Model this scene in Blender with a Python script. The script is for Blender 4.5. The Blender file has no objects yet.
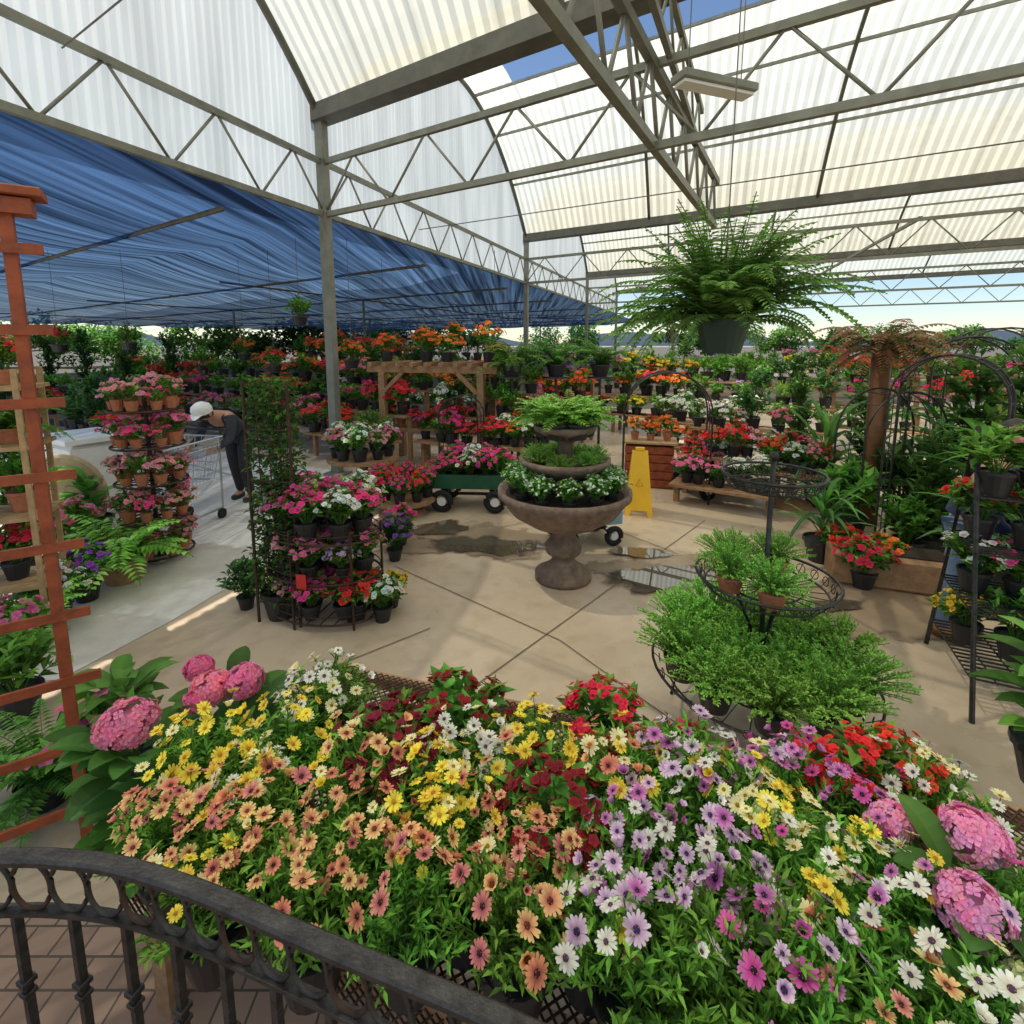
import bpy, math, random
from mathutils import Vector, Matrix
R=math.radians; V=Vector; PI=math.pi
S=bpy.context.scene; COL=S.collection
random.seed(7); rnd=random.random; ru=random.uniform
# ---------------- camera geometry
H=1.9; PIT=R(8)
def ray(px,py):
    f=V((0,math.cos(PIT),-math.sin(PIT))); u=V((0,math.sin(PIT),math.cos(PIT)))
    return f*512+V((1,0,0))*(px-512)+u*(414-py)
def G(px,py,z=0.0):
    d=ray(px,py); t=(z-H)/d.z; return V((d.x*t,d.y*t,z))
def D(px,py,dep):
    d=ray(px,py); t=dep/d.y; return V((d.x*t,dep,H+d.z*t))
# ---------------- mesh builder
class MB:
    def __init__(s): s.v=[];s.f=[];s.c=[];s.m=[]
    def add(s,vs,fs,col=(.5,.5,.5),mi=0):
        n=len(s.v); s.v+=[tuple(p) for p in vs]
        s.c+= list(col) if isinstance(col,list) else [col]*len(vs)
        s.f+=[tuple(i+n for i in f) for f in fs]; s.m+=(mi if isinstance(mi,list) else [mi]*len(fs))
    def box(s,c,sz,rz=0,col=(.5,.5,.5),mi=0,bev=0):
        x,y,z=sz[0]/2,sz[1]/2,sz[2]/2; ca,sa=math.cos(rz),math.sin(rz)
        b=min(x,y,z)*.25 if bev else 0
        vs=[]
        if not b:
            for dz in(-z,z):
                for dx,dy in((-x,-y),(x,-y),(x,y),(-x,y)): vs.append((c[0]+dx*ca-dy*sa,c[1]+dx*sa+dy*ca,c[2]+dz))
            s.add(vs,[(3,2,1,0),(4,5,6,7),(0,1,5,4),(1,2,6,5),(2,3,7,6),(3,0,4,7)],col,mi)
        else:
            for dz,e in((-z,b),(-z+b,0),(z-b,0),(z,b)):
                for dx,dy in((-x+e,-y+e),(x-e,-y+e),(x-e,y-e),(-x+e,y-e)): vs.append((c[0]+dx*ca-dy*sa,c[1]+dx*sa+dy*ca,c[2]+dz))
            fs=[(3,2,1,0),(12,13,14,15)]
            for k in range(3):
                for i in range(4): fs.append((k*4+i,k*4+(i+1)%4,k*4+4+(i+1)%4,k*4+4+i))
            s.add(vs,fs,col,mi)
    def sweep(s,pts,prof,col=(.5,.5,.5),mi=0,closed=False):
        pts=[V(p) for p in pts]; n=len(pts); m=len(prof); vs=[]
        for i,p in enumerate(pts):
            a=pts[(i-1)%n] if (closed or i>0) else p; b=pts[(i+1)%n] if (closed or i<n-1) else p
            d=(b-a).normalized() if (b-a).length>1e-9 else V((0,0,1))
            ref=V((0,0,1)) if abs(d.z)<.95 else V((1,0,0))
            sd=d.cross(ref).normalized(); up=sd.cross(d)
            for q in prof: vs.append(p+sd*q[0]+up*q[1])
        fs=[]
        for i in range(n if closed else n-1):
            for k in range(m):
                j=(i+1)%n; fs.append((i*m+k,i*m+(k+1)%m,j*m+(k+1)%m,j*m+k))
        if not closed: fs.append(tuple(range(m-1,-1,-1))); fs.append(tuple((n-1)*m+k for k in range(m)))
        s.add(vs,fs,col,mi)
    def tube(s,pts,r,seg=6,col=(.5,.5,.5),mi=0,closed=False):
        s.sweep(pts,[(r*math.cos(2*PI*k/seg),r*math.sin(2*PI*k/seg)) for k in range(seg)],col,mi,closed)
    def bar(s,p,q,w,h=None,col=(.5,.5,.5),mi=0):
        h=h or w; s.sweep([p,q],[(-w/2,-h/2),(w/2,-h/2),(w/2,h/2),(-w/2,h/2)],col,mi)
    def ring(s,c,r,t,seg=24,axis=None,ts=5,col=(.5,.5,.5),mi=0):
        a,b=axis or (V((1,0,0)),V((0,1,0)))
        s.tube([V(c)+a*(r*math.cos(2*PI*k/seg))+b*(r*math.sin(2*PI*k/seg)) for k in range(seg)],t,ts,col,mi,True)
    def lathe(s,prof,seg=20,c=(0,0,0),col=(.5,.5,.5),mi=0):
        vs=[];m=len(prof)
        for r,z in prof:
            for k in range(seg): vs.append((c[0]+r*math.cos(2*PI*k/seg),c[1]+r*math.sin(2*PI*k/seg),c[2]+z))
        fs=[(i*seg+k,i*seg+(k+1)%seg,(i+1)*seg+(k+1)%seg,(i+1)*seg+k) for i in range(m-1) for k in range(seg)]
        s.add(vs,fs,col,mi)
    def ball(s,c,r,seg=10,col=(.5,.5,.5),mi=0,sz=1):
        s.lathe([(max(r*math.sin(PI*i/6),1e-4),-r*sz*math.cos(PI*i/6)) for i in range(7)],seg,c,col,mi)
    def leaf(s,p,d,l,w,col,mi=0,fold=.25):
        d=d.normalized(); ref=V((0,0,1)) if abs(d.z)<.9 else V((ru(-1,1),ru(-1,1),.1)).normalized()
        sd=d.cross(ref).normalized(); up=sd.cross(d); m=p+d*(l*.45)+up*(w*fold)
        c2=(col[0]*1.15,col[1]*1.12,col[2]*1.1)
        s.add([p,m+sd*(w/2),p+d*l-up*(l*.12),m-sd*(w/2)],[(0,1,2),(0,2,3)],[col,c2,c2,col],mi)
    def blade(s,p,d,l,w,droop,segs,col,mi=0,tipw=.1,shape=None):
        d=V(d).normalized(); p=V(p); vs=[];cs=[]
        for i in range(segs+1):
            t=i/segs; ww=w*(math.sin(PI*min(1,.12+t*.88))**.7 if not shape else shape(t)); ww=max(ww,w*.03)
            sd=d.cross(V((0,0,1))); sd=sd.normalized() if sd.length>1e-3 else V((1,0,0))
            up=sd.cross(d)
            vs+=[p-sd*ww/2+up*ww*.18,p-up*ww*.0,p+sd*ww/2+up*ww*.18]
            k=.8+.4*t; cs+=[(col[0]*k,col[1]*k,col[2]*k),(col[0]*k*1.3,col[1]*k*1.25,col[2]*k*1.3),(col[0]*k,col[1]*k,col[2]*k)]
            p=p+d*(l/segs); d=(d+V((0,0,-droop/segs))).normalized()
        fs=[]
        for i in range(segs): a=i*3; fs+=[(a,a+1,a+4,a+3),(a+1,a+2,a+5,a+4)]
        s.add(vs,fs,cs,mi)
    def mesh(s,name,mats,smooth=False):
        me=bpy.data.meshes.new(name); me.from_pydata(s.v,[],s.f)
        if not isinstance(mats,(list,tuple)): mats=[mats]
        for m in mats: me.materials.append(m)
        me.polygons.foreach_set('material_index',s.m)
        if smooth: me.polygons.foreach_set('use_smooth',[True]*len(s.f))
        a=me.color_attributes.new('Col','FLOAT_COLOR','POINT')
        fl=[]
        for c in s.c: fl+=[c[0],c[1],c[2],1.0]
        a.data.foreach_set('color',fl); me.update(); return me
    def build(s,name,mats,parent=None,loc=(0,0,0),smooth=False,rz=0):
        return O(name,s.mesh(name,mats,smooth),parent,loc,(0,0,rz))
def O(name,me,parent=None,loc=(0,0,0),rot=(0,0,0),s=1,label=None):
    o=bpy.data.objects.new(name,me); COL.objects.link(o); o.location=loc; o.rotation_euler=rot
    o.scale=(s,s,s) if not isinstance(s,tuple) else s
    if parent: o.parent=parent
    if label: o['label']=label
    return o
def tag(o,label,cat,group=None,kind=None):
    if label: o['label']=label
    if cat: o['category']=cat
    if group: o['group']=group
    if kind: o['kind']=kind
    return o
def E(name,loc,label,cat,group=None,rz=0,s=1):
    o=O(name,None,None,loc,(0,0,rz),s); o.empty_display_size=.1; return tag(o,label,cat,group)
# ---------------- materials
def mat(name,col,rough=.6,metal=0,var=.25,sc=8,bump=.0,col2=None,spec=.5):
    m=bpy.data.materials.new(name); m.use_nodes=True; nt=m.node_tree; n=nt.nodes; L=nt.links
    b=n['Principled BSDF']; b.inputs['Roughness'].default_value=rough; b.inputs['Metallic'].default_value=metal
    b.inputs['Specular IOR Level'].default_value=spec
    tc=n.new('ShaderNodeTexCoord'); nz=n.new('ShaderNodeTexNoise'); nz.inputs['Scale'].default_value=sc; nz.inputs['Detail'].default_value=7
    nz.inputs['Roughness'].default_value=.65
    L.new(tc.outputs['Object'],nz.inputs['Vector'])
    r=n.new('ShaderNodeValToRGB'); r.color_ramp.elements[0].position=.3; r.color_ramp.elements[1].position=.7
    c2=col2 or tuple(min(1,c*(1+var)) for c in col); c1=tuple(c*(1-var) for c in col)
    r.color_ramp.elements[0].color=(*c1,1); r.color_ramp.elements[1].color=(*c2,1)
    L.new(nz.outputs['Fac'],r.inputs['Fac']); L.new(r.outputs['Color'],b.inputs['Base Color'])
    if bump:
        bp=n.new('ShaderNodeBump'); bp.inputs['Strength'].default_value=bump; bp.inputs['Distance'].default_value=.01
        L.new(nz.outputs['Fac'],bp.inputs['Height']); L.new(bp.outputs['Normal'],b.inputs['Normal'])
    return m
def vegmat(name,trans=.35,rough=.5,spec=.35,lo=1.65,hi=2.3):
    m=bpy.data.materials.new(name); m.use_nodes=True; nt=m.node_tree; n=nt.nodes; L=nt.links
    b=n['Principled BSDF']; b.inputs['Roughness'].default_value=rough; b.inputs['Specular IOR Level'].default_value=spec
    a=n.new('ShaderNodeAttribute'); a.attribute_name='Col'
    oi=n.new('ShaderNodeObjectInfo'); hs=n.new('ShaderNodeHueSaturation'); hs.inputs['Saturation'].default_value=.97
    mr=n.new('ShaderNodeMapRange'); mr.inputs['To Min'].default_value=lo; mr.inputs['To Max'].default_value=hi
    mh=n.new('ShaderNodeMapRange'); mh.inputs['To Min'].default_value=.482; mh.inputs['To Max'].default_value=.506
    L.new(oi.outputs['Random'],mr.inputs['Value']); L.new(oi.outputs['Random'],mh.inputs['Value'])
    L.new(mr.outputs['Result'],hs.inputs['Value']); L.new(mh.outputs['Result'],hs.inputs['Hue'])
    L.new(a.outputs['Color'],hs.inputs['Color']); L.new(hs.outputs['Color'],b.inputs['Base Color'])
    t=n.new('ShaderNodeBsdfTranslucent'); L.new(hs.outputs['Color'],t.inputs['Color'])
    mx=n.new('ShaderNodeMixShader'); mx.inputs['Fac'].default_value=trans
    L.new(b.outputs[0],mx.inputs[1]); L.new(t.outputs[0],mx.inputs[2]); L.new(mx.outputs[0],n['Material Output'].inputs[0]); return m
def sheet(name,col,transp,transl,dirt=.2,sc=1.2,col1=None,mp=(1,1,1),lo=.35,hi=.65,tcol=(1,1,1),attr=False,tvar=0):
    m=bpy.data.materials.new(name); m.use_nodes=True; nt=m.node_tree; n=nt.nodes; L=nt.links
    n.remove(n['Principled BSDF'])
    tc=n.new('ShaderNodeTexCoord'); nz=n.new('ShaderNodeTexNoise'); nz.inputs['Scale'].default_value=sc; nz.inputs['Detail'].default_value=6
    ma=n.new('ShaderNodeMapping'); ma.inputs['Scale'].default_value=mp; ma.inputs['Rotation'].default_value=(0,0,R(33)); L.new(tc.outputs['Object'],ma.inputs['Vector']); L.new(ma.outputs[0],nz.inputs['Vector'])
    r=n.new('ShaderNodeValToRGB'); r.color_ramp.elements[0].position=lo; r.color_ramp.elements[1].position=hi
    r.color_ramp.elements[0].color=(*(col1 or [c*(1-dirt) for c in col]),1); r.color_ramp.elements[1].color=(*col,1)
    L.new(nz.outputs['Fac'],r.inputs['Fac']); out=r.outputs[0]
    if attr:
        at=n.new('ShaderNodeAttribute'); at.attribute_name='Col'; mu=n.new('ShaderNodeMix'); mu.data_type='RGBA'; mu.blend_type='MULTIPLY'; mu.inputs[0].default_value=1
        L.new(r.outputs[0],mu.inputs[6]); L.new(at.outputs['Color'],mu.inputs[7]); out=mu.outputs[2]
    d=n.new('ShaderNodeBsdfDiffuse'); t=n.new('ShaderNodeBsdfTranslucent'); tr=n.new('ShaderNodeBsdfTransparent'); tr.inputs[0].default_value=(*tcol,1)
    L.new(out,d.inputs[0]); L.new(out,t.inputs[0])
    a=n.new('ShaderNodeMixShader'); a.inputs[0].default_value=transl; L.new(d.outputs[0],a.inputs[1]); L.new(t.outputs[0],a.inputs[2])
    b=n.new('ShaderNodeMixShader'); b.inputs[0].default_value=transp; L.new(a.outputs[0],b.inputs[1]); L.new(tr.outputs[0],b.inputs[2])
    if tvar:
        mr=n.new('ShaderNodeMapRange'); mr.inputs['From Min'].default_value=.35; mr.inputs['From Max'].default_value=.7; mr.inputs['To Min'].default_value=transp-tvar; mr.inputs['To Max'].default_value=transp+tvar
        L.new(nz.outputs['Fac'],mr.inputs['Value']); L.new(mr.outputs['Result'],b.inputs[0])
    L.new(b.outputs[0],n['Material Output'].inputs[0]); return m
M={}
M['veg']=vegmat('leaf',.42); M['petal']=vegmat('petal',.38,.6,.2,1.05,1.25)
M['black']=mat('black_plastic',(.018,.018,.02),.45)
M['dkgreen']=mat('dark_green_plastic',(.012,.04,.022),.45)
M['terra']=mat('terracotta',(.42,.15,.07),.85,bump=.2,sc=20)
M['iron']=mat('painted_iron',(.035,.032,.03),.42,.3,.7,30,.5)
M['ironrust']=mat('rusty_iron',(.06,.034,.022),.7,.4,.5,25,.4)
M['steel']=mat('galvanised_steel',(.20,.205,.17),.55,.3,.25,5)
M['steeld']=mat('dark_steel',(.12,.12,.10),.6,.3,.25,5)
M['redwood']=mat('stained_redwood',(.29,.062,.018),.6,0,.4,14,.5)
M['wood']=mat('weathered_wood',(.32,.18,.09),.75,0,.35,14,.4)
M['palewood']=mat('pale_wood',(.42,.27,.13),.7,0,.3,14,.3)
M['stone']=mat('cast_stone',(.20,.135,.095),.75,0,.5,14,.8)
M['tan']=mat('tan_stone',(.5,.36,.22),.8,0,.2,10,.3)
M['white']=mat('white_plastic',(.7,.7,.67),.5,0,.08,5)
M['yellow']=mat('yellow_plastic',(.9,.5,.015),.4,0,.08,5)
M['green']=mat('green_paint',(.02,.10,.05),.4,.1,.2,8)
M['bluep']=mat('pale_blue_paint',(.25,.42,.5),.4,.1,.2,8)
M['rubber']=mat('rubber',(.01,.01,.01),.8)
M['soil']=mat('soil',(.03,.018,.01),.95,0,.4,40,.6)
M['chrome']=mat('zinc_wire',(.45,.46,.47),.35,.8,.1,8)
M['skin']=mat('skin',(.45,.23,.14),.5,0,.08,20)
M['grey']=mat('dark_grey_knit',(.035,.04,.05),.9,0,.25,60,.3)
M['char']=mat('charcoal_cloth',(.03,.03,.035),.9,0,.2,50,.3)
M['capw']=mat('white_cotton',(.75,.74,.70),.9,0,.06,40)
M['hair']=mat('dark_hair',(.02,.014,.01),.6,0,.3,60)
M['denim']=mat('blue_denim',(.16,.24,.36),.9,0,.3,60,.3)
M['blouse']=mat('blue_blouse',(.03,.04,.10),.9,0,.2,40)
M['redtag']=mat('red_card',(.6,.03,.02),.5,0,.05,5)
M['copper']=mat('bronze',(.2,.09,.04),.5,.5,.3,10)
M['roof']=sheet('cream_fibreglass',(1,.945,.76),.19,1.0,.04,1.0,None,(1,.25,1),tcol=(1,.97,.86),attr=True)
M['gable']=sheet('white_fibreglass',(.95,.95,.88),.05,.84,.22,1.0,None,(3,3,.3),tcol=(1,.98,.92))
M['cloth']=sheet('blue_shade_cloth',(.016,.040,.11),.085,.6,.5,1.0,(.004,.008,.022),(10,.18,1),.38,.68,tcol=(.8,.9,1),tvar=.07)
M['thin']=sheet('sun_passing_shade_cloth',(.022,.060,.17),.17,.6,.5,1.0,(.006,.014,.04),(10,.18,1),.38,.68,(.8,.9,1),tvar=.13)  # sheerer stretch of cloth, added to pass more sun to the walkway
GR=[(.035,.10,.012),(.05,.15,.018),(.075,.2,.025),(.10,.25,.03)]
BR=[(.08,.2,.025),(.13,.29,.04),(.18,.36,.06)]
DK=[(.018,.06,.014),(.03,.09,.02),(.045,.12,.022)]
FC={'red':(.85,.02,.012),'orange':(.92,.2,.015),'pink':(.82,.17,.34),'hotpink':(.8,.04,.24),'white':(.82,.82,.76),'purple':(.3,.06,.44),
 'yellow':(.9,.62,.03),'lilac':(.64,.38,.7),'darkred':(.30,.014,.018),'rose':(.78,.3,.35)}
# ---------------- plant prototypes
def bez(a,b,c,t): return a*(1-t)**2+b*(2*t*(1-t))+c*t*t
def bush(mb,Rr,h,ns,nl,l,w,cols,z0=0,tmin=.3,stemw=.003,flat=.5,mi=0):
    tips=[]
    for i in range(ns):
        az=rnd()*2*PI; r=math.sqrt(rnd())
        tip=V((Rr*r*math.cos(az),Rr*r*math.sin(az),z0+h*(1-flat*r*r)*ru(.8,1.08)))
        a=V((tip.x*.15,tip.y*.15,z0)); m=V((tip.x*.5,tip.y*.5,z0+(tip.z-z0)*.7))
        prev=a
        base=random.choice(cols)
        for j in range(1,5):
            q=bez(a,m,tip,j/4); mb.bar(prev,q,stemw,stemw,(base[0]*.9,base[1]*.8,base[2]),mi); prev=q
        for j in range(nl):
            t=tmin+(1-tmin)*(j+rnd()*.8)/nl; p=bez(a,m,tip,min(t,1)); tg=(tip-a).normalized()
            d=tg*.55+V((ru(-1,1),ru(-1,1),ru(-.5,.8)))
            k=.4+.8*t*ru(.8,1.2); c=random.choice(cols)  # leaves darken towards the stem base, inner shade put in their colour
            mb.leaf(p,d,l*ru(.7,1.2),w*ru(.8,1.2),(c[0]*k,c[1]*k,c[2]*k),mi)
        tips.append((tip,(tip-a+V((tip.x,tip.y,0))*.6).normalized()))
    return tips
def floret(mb,p,n,r,col,mi=0,k=5,centre=None):
    n=n.normalized(); a=n.orthogonal().normalized(); b=n.cross(a); ph=rnd()*6
    c2=tuple(min(1,x*1.12) for x in col); c0=centre or tuple(x*.6 for x in col)
    for i in range(k):
        t=ph+2*PI*i/k; e=a*math.cos(t)+b*math.sin(t); s=a*-math.sin(t)+b*math.cos(t)
        mb.add([p,p+e*r*.65+s*r*.48+n*r*.2,p+e*r+n*r*.08,p+e*r*.65-s*r*.48+n*r*.2],[(0,1,2,3)],[c0,col,c2,col],mi)
def frond(mb,p,d,l,w,droop,n,cols,mi=0):
    p=V(p); d=V(d).normalized(); st=l/n
    for i in range(n):
        t=i/n; ww=w*(math.sin(PI*(.12+.86*t))**.6)*(1.05-.5*t); sd=d.cross(V((0,0,1))); sd=sd.normalized() if sd.length>1e-3 else V((1,0,0))
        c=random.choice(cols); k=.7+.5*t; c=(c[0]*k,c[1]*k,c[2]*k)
        for s in(-1,1): mb.leaf(p,sd*s+d*.35+V((0,0,-.15+ru(-.15,.15))),ww,st*1.15,c,mi,.1)
        q=p+d*st; mb.bar(p,q,.003,.003,(.06,.12,.02),mi); p=q; d=(d+V((0,0,-droop*(.4+1.2*t)/n))).normalized()
CACHE={}
def cached(k,fn):
    if k not in CACHE: CACHE[k]=fn()
    return CACHE[k]
def potmesh(r,h,m):
    def f():
        mb=MB(); mb.lathe([(.001,0),(r*.7,0),(r*.98,h*.86),(r*1.06,h*.86),(r*1.06,h),(r*.97,h),(r*.93,h*.9),(.001,h*.9)],18)
        return mb.mesh('pot',M[m],False)
    return cached(('pot',r,h,m),f)
def kindgen(mb,kind,col=None,lo=False):
    q=.5 if lo else 1
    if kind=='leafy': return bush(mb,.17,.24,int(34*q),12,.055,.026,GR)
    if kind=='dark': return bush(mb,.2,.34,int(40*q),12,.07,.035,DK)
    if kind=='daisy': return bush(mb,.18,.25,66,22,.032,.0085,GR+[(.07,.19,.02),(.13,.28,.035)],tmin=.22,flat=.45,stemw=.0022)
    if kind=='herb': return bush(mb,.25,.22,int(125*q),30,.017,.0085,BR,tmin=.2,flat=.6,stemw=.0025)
    if kind=='lime':
        for i in range(34):
            a=rnd()*6.28; e=ru(.3,1.5); frond(mb,(0,0,0),(math.cos(a),math.sin(a),e*1.3),ru(.25,.38),.09,1.6,14,BR)
        return []
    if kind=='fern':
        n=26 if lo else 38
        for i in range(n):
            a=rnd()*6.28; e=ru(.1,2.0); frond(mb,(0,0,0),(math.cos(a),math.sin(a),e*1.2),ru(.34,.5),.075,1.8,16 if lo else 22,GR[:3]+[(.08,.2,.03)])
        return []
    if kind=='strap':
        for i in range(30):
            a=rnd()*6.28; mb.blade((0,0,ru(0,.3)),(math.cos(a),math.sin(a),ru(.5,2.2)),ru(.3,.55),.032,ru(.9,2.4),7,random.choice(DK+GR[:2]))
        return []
    if kind=='broad':
        for i in range(34):
            a=rnd()*6.28; mb.blade((.03*math.cos(a),.03*math.sin(a),ru(0,.3)),(math.cos(a),math.sin(a),ru(.2,1.5)),ru(.12,.22),.075,1.1,5,random.choice(GR[:3]))
        return []
    if kind=='tall':
        t=[]
        for k in range(4): t+=bush(mb,ru(.16,.24),.35,16,10,.08,.04,DK+[GR[0],GR[1]],z0=.22*k,tmin=.2)
        mb.tube([(0,0,0),(0.01,0,.8)],.012,5,(.05,.03,.015)); return t
    return bush(mb,.17,.22,int(30*q),12,.055,.032,GR)
POT={'daisy':(.085,.14),'fern':(.11,.13),'tall':(.14,.22),'strap':(.12,.17),'broad':(.11,.15),'herb':(.09,.11),'lime':(.11,.13)}
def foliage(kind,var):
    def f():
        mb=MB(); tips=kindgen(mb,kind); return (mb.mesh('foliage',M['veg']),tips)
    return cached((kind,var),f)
def blossoms(kind,var,colour,fr=.024,n=2):
    def f():
        me,tips=foliage(kind,var); mb=MB()
        for p,nn in tips:
            for k in range(n):
                floret(mb,p+V((ru(-.02,.02),ru(-.02,.02),ru(.0,.03))),nn+V((ru(-.5,.5),ru(-.5,.5),ru(0,.5))),fr*ru(.8,1.2),tuple(min(1,c*ru(.8,1.15)) for c in FC[colour]))
        return mb.mesh('blossoms',M['petal'])
    return cached(('bl',kind,var,colour,fr,n),f)
def plant(loc,kind,label,cat='potted plant',group=None,colour=None,pot='black',s=1,var=None,name=None,fr=.024,n=2):
    var=random.randint(0,1) if var is None else var
    e=E(name or ('flowering_plant' if colour else 'potted_plant'),loc,label,cat,group,rnd()*6.28,s)
    r,h=POT.get(kind,(.075,.12))
    O('pot',potmesh(r,h,pot),e); me,t=foliage(kind,var); O('foliage',me,e,(0,0,h*.88))
    if colour: O('blossoms',blossoms(kind,var,colour,fr,n),e,(0,0,h*.88))
    return e
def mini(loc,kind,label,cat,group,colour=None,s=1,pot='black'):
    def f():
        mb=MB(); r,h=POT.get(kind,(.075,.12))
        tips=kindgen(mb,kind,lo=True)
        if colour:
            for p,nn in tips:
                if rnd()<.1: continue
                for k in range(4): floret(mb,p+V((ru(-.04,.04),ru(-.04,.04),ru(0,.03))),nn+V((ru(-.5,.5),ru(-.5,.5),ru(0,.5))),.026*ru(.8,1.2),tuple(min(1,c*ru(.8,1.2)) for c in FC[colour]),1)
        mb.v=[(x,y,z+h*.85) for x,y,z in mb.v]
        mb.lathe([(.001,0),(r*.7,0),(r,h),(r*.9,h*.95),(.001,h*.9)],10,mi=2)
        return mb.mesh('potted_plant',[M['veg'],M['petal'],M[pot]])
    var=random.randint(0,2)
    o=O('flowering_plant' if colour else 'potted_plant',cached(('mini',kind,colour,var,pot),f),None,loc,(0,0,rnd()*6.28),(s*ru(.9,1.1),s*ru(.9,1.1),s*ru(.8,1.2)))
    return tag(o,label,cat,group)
# daisies
DC={'peach':((.40,.07,.07),(.90,.38,.18),(.06,.02,.02)),'apricot':((.55,.16,.10),(.92,.54,.24),(.10,.03,.02)),'bicolour':((.62,.15,.10),(.94,.70,.26),(.12,.05,.02)),'salmon':((.38,.05,.09),(.84,.34,.26),(.05,.02,.02)),
 'yellow':((.82,.54,.02),(.97,.84,.07),(.45,.28,.01)),'white':((.7,.65,.5),(.88,.87,.8),(.1,.05,.12)),
 'lilac':((.5,.25,.5),(.84,.64,.78),(.05,.03,.12)),'purple':((.38,.03,.28),(.72,.28,.56),(.04,.02,.07)),'cream':((.84,.74,.28),(.92,.88,.52),(.3,.2,.02)),'magenta':((.5,.02,.22),(.74,.12,.42),(.03,.01,.04))}
MIX={'peach':['peach','peach','apricot','bicolour','bicolour','salmon'],'yellow':['yellow','yellow','yellow','cream'],'lilac':['lilac','lilac','lilac','white','purple'],'purple':['purple','purple','magenta','lilac'],'magenta':['magenta','purple'],'cream':['cream','cream','yellow','white'],'white':['white','white','cream'],
 'mixed':['peach','yellow','bicolour','cream','yellow','apricot']}
def daisymesh(c,var):
    def f():
        mb=MB(); ci,co,cc=DC[c]; n=15+var%3; r=.031; cup=[.05,.22,.5,.3,-.15,1.1][var]
        for i in range(n):
            t=2*PI*i/n+ru(-.09,.09); e=V((math.cos(t),math.sin(t),0)); s=V((-e.y,e.x,0)); rr=r*ru(.82,1.06); z=ru(-.001,.001); k=ru(.8,1.08); cu=cup+ru(-.12,.12)
            e2=e*.62 if cup>1 else e
            o=tuple(min(1,x*k) for x in co)
            mid=tuple((a*.3+b*.7)*k for a,b in zip(ci,co))
            mb.add([e*.006-s*.0013+V((0,0,z)),e*.006+s*.0013+V((0,0,z)),e2*rr*.6+s*.0042+V((0,0,z+cu*rr*.35)),e2*rr*.6-s*.0042+V((0,0,z+cu*rr*.35)),
             e2*rr*.9+s*.0034+V((0,0,z+cu*rr*.55)),e2*rr*.9-s*.0034+V((0,0,z+cu*rr*.55)),e2*rr+V((0,0,z+cu*rr*.56))],[(0,1,2,3),(3,2,4,5),(5,4,6)],[ci,ci,mid,mid,o,o,o])
        mb.lathe([(.0075,0),(.0068,.0025),(.004,.0042),(.0001,.0048)],9,col=cc)
        for i in range(9): mb.ball((.0056*math.cos(i*.7),.0056*math.sin(i*.7),.003),.0011,4,col=(.7,.4,.03) if i%2 else cc)
        mb.tube([(0,0,0),(0,0.002,-.05)],.0014,3,(.07,.15,.02))
        return mb.mesh('flower',M['petal'])
    return cached(('daisy',c,var),f)
def daisyplant(loc,colour,label,nf=15,s=1,fs=.78):
    var=random.randint(0,4); e=E('daisy_plant',loc,label,'flower',None,rnd()*6.28,s)
    O('pot',potmesh(.085,.14,'black'),e); me,tips=foliage('daisy',var); O('foliage',me,e,(0,0,.12),s=(1,1,ru(.85,1.1)))
    ts=random.sample(tips,min(int(nf*1.6),len(tips)))
    for p,nn in sorted(ts,key=lambda q:-q[0].z)[:nf]:
        d=(nn+V((ru(-.7,.7),ru(-.7,.7),ru(-.1,.8)))).normalized()
        c=random.choice(MIX[colour])
        q=d.to_track_quat('Z','Y').to_euler()
        O('flower',daisymesh(c,random.choice((0,1,1,2,3,3,4,5))),e,(p.x*1.05,p.y*1.05,p.z+.12+ru(.0,.055)),q,ru(.62,1.15)*fs)
    return e
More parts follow.
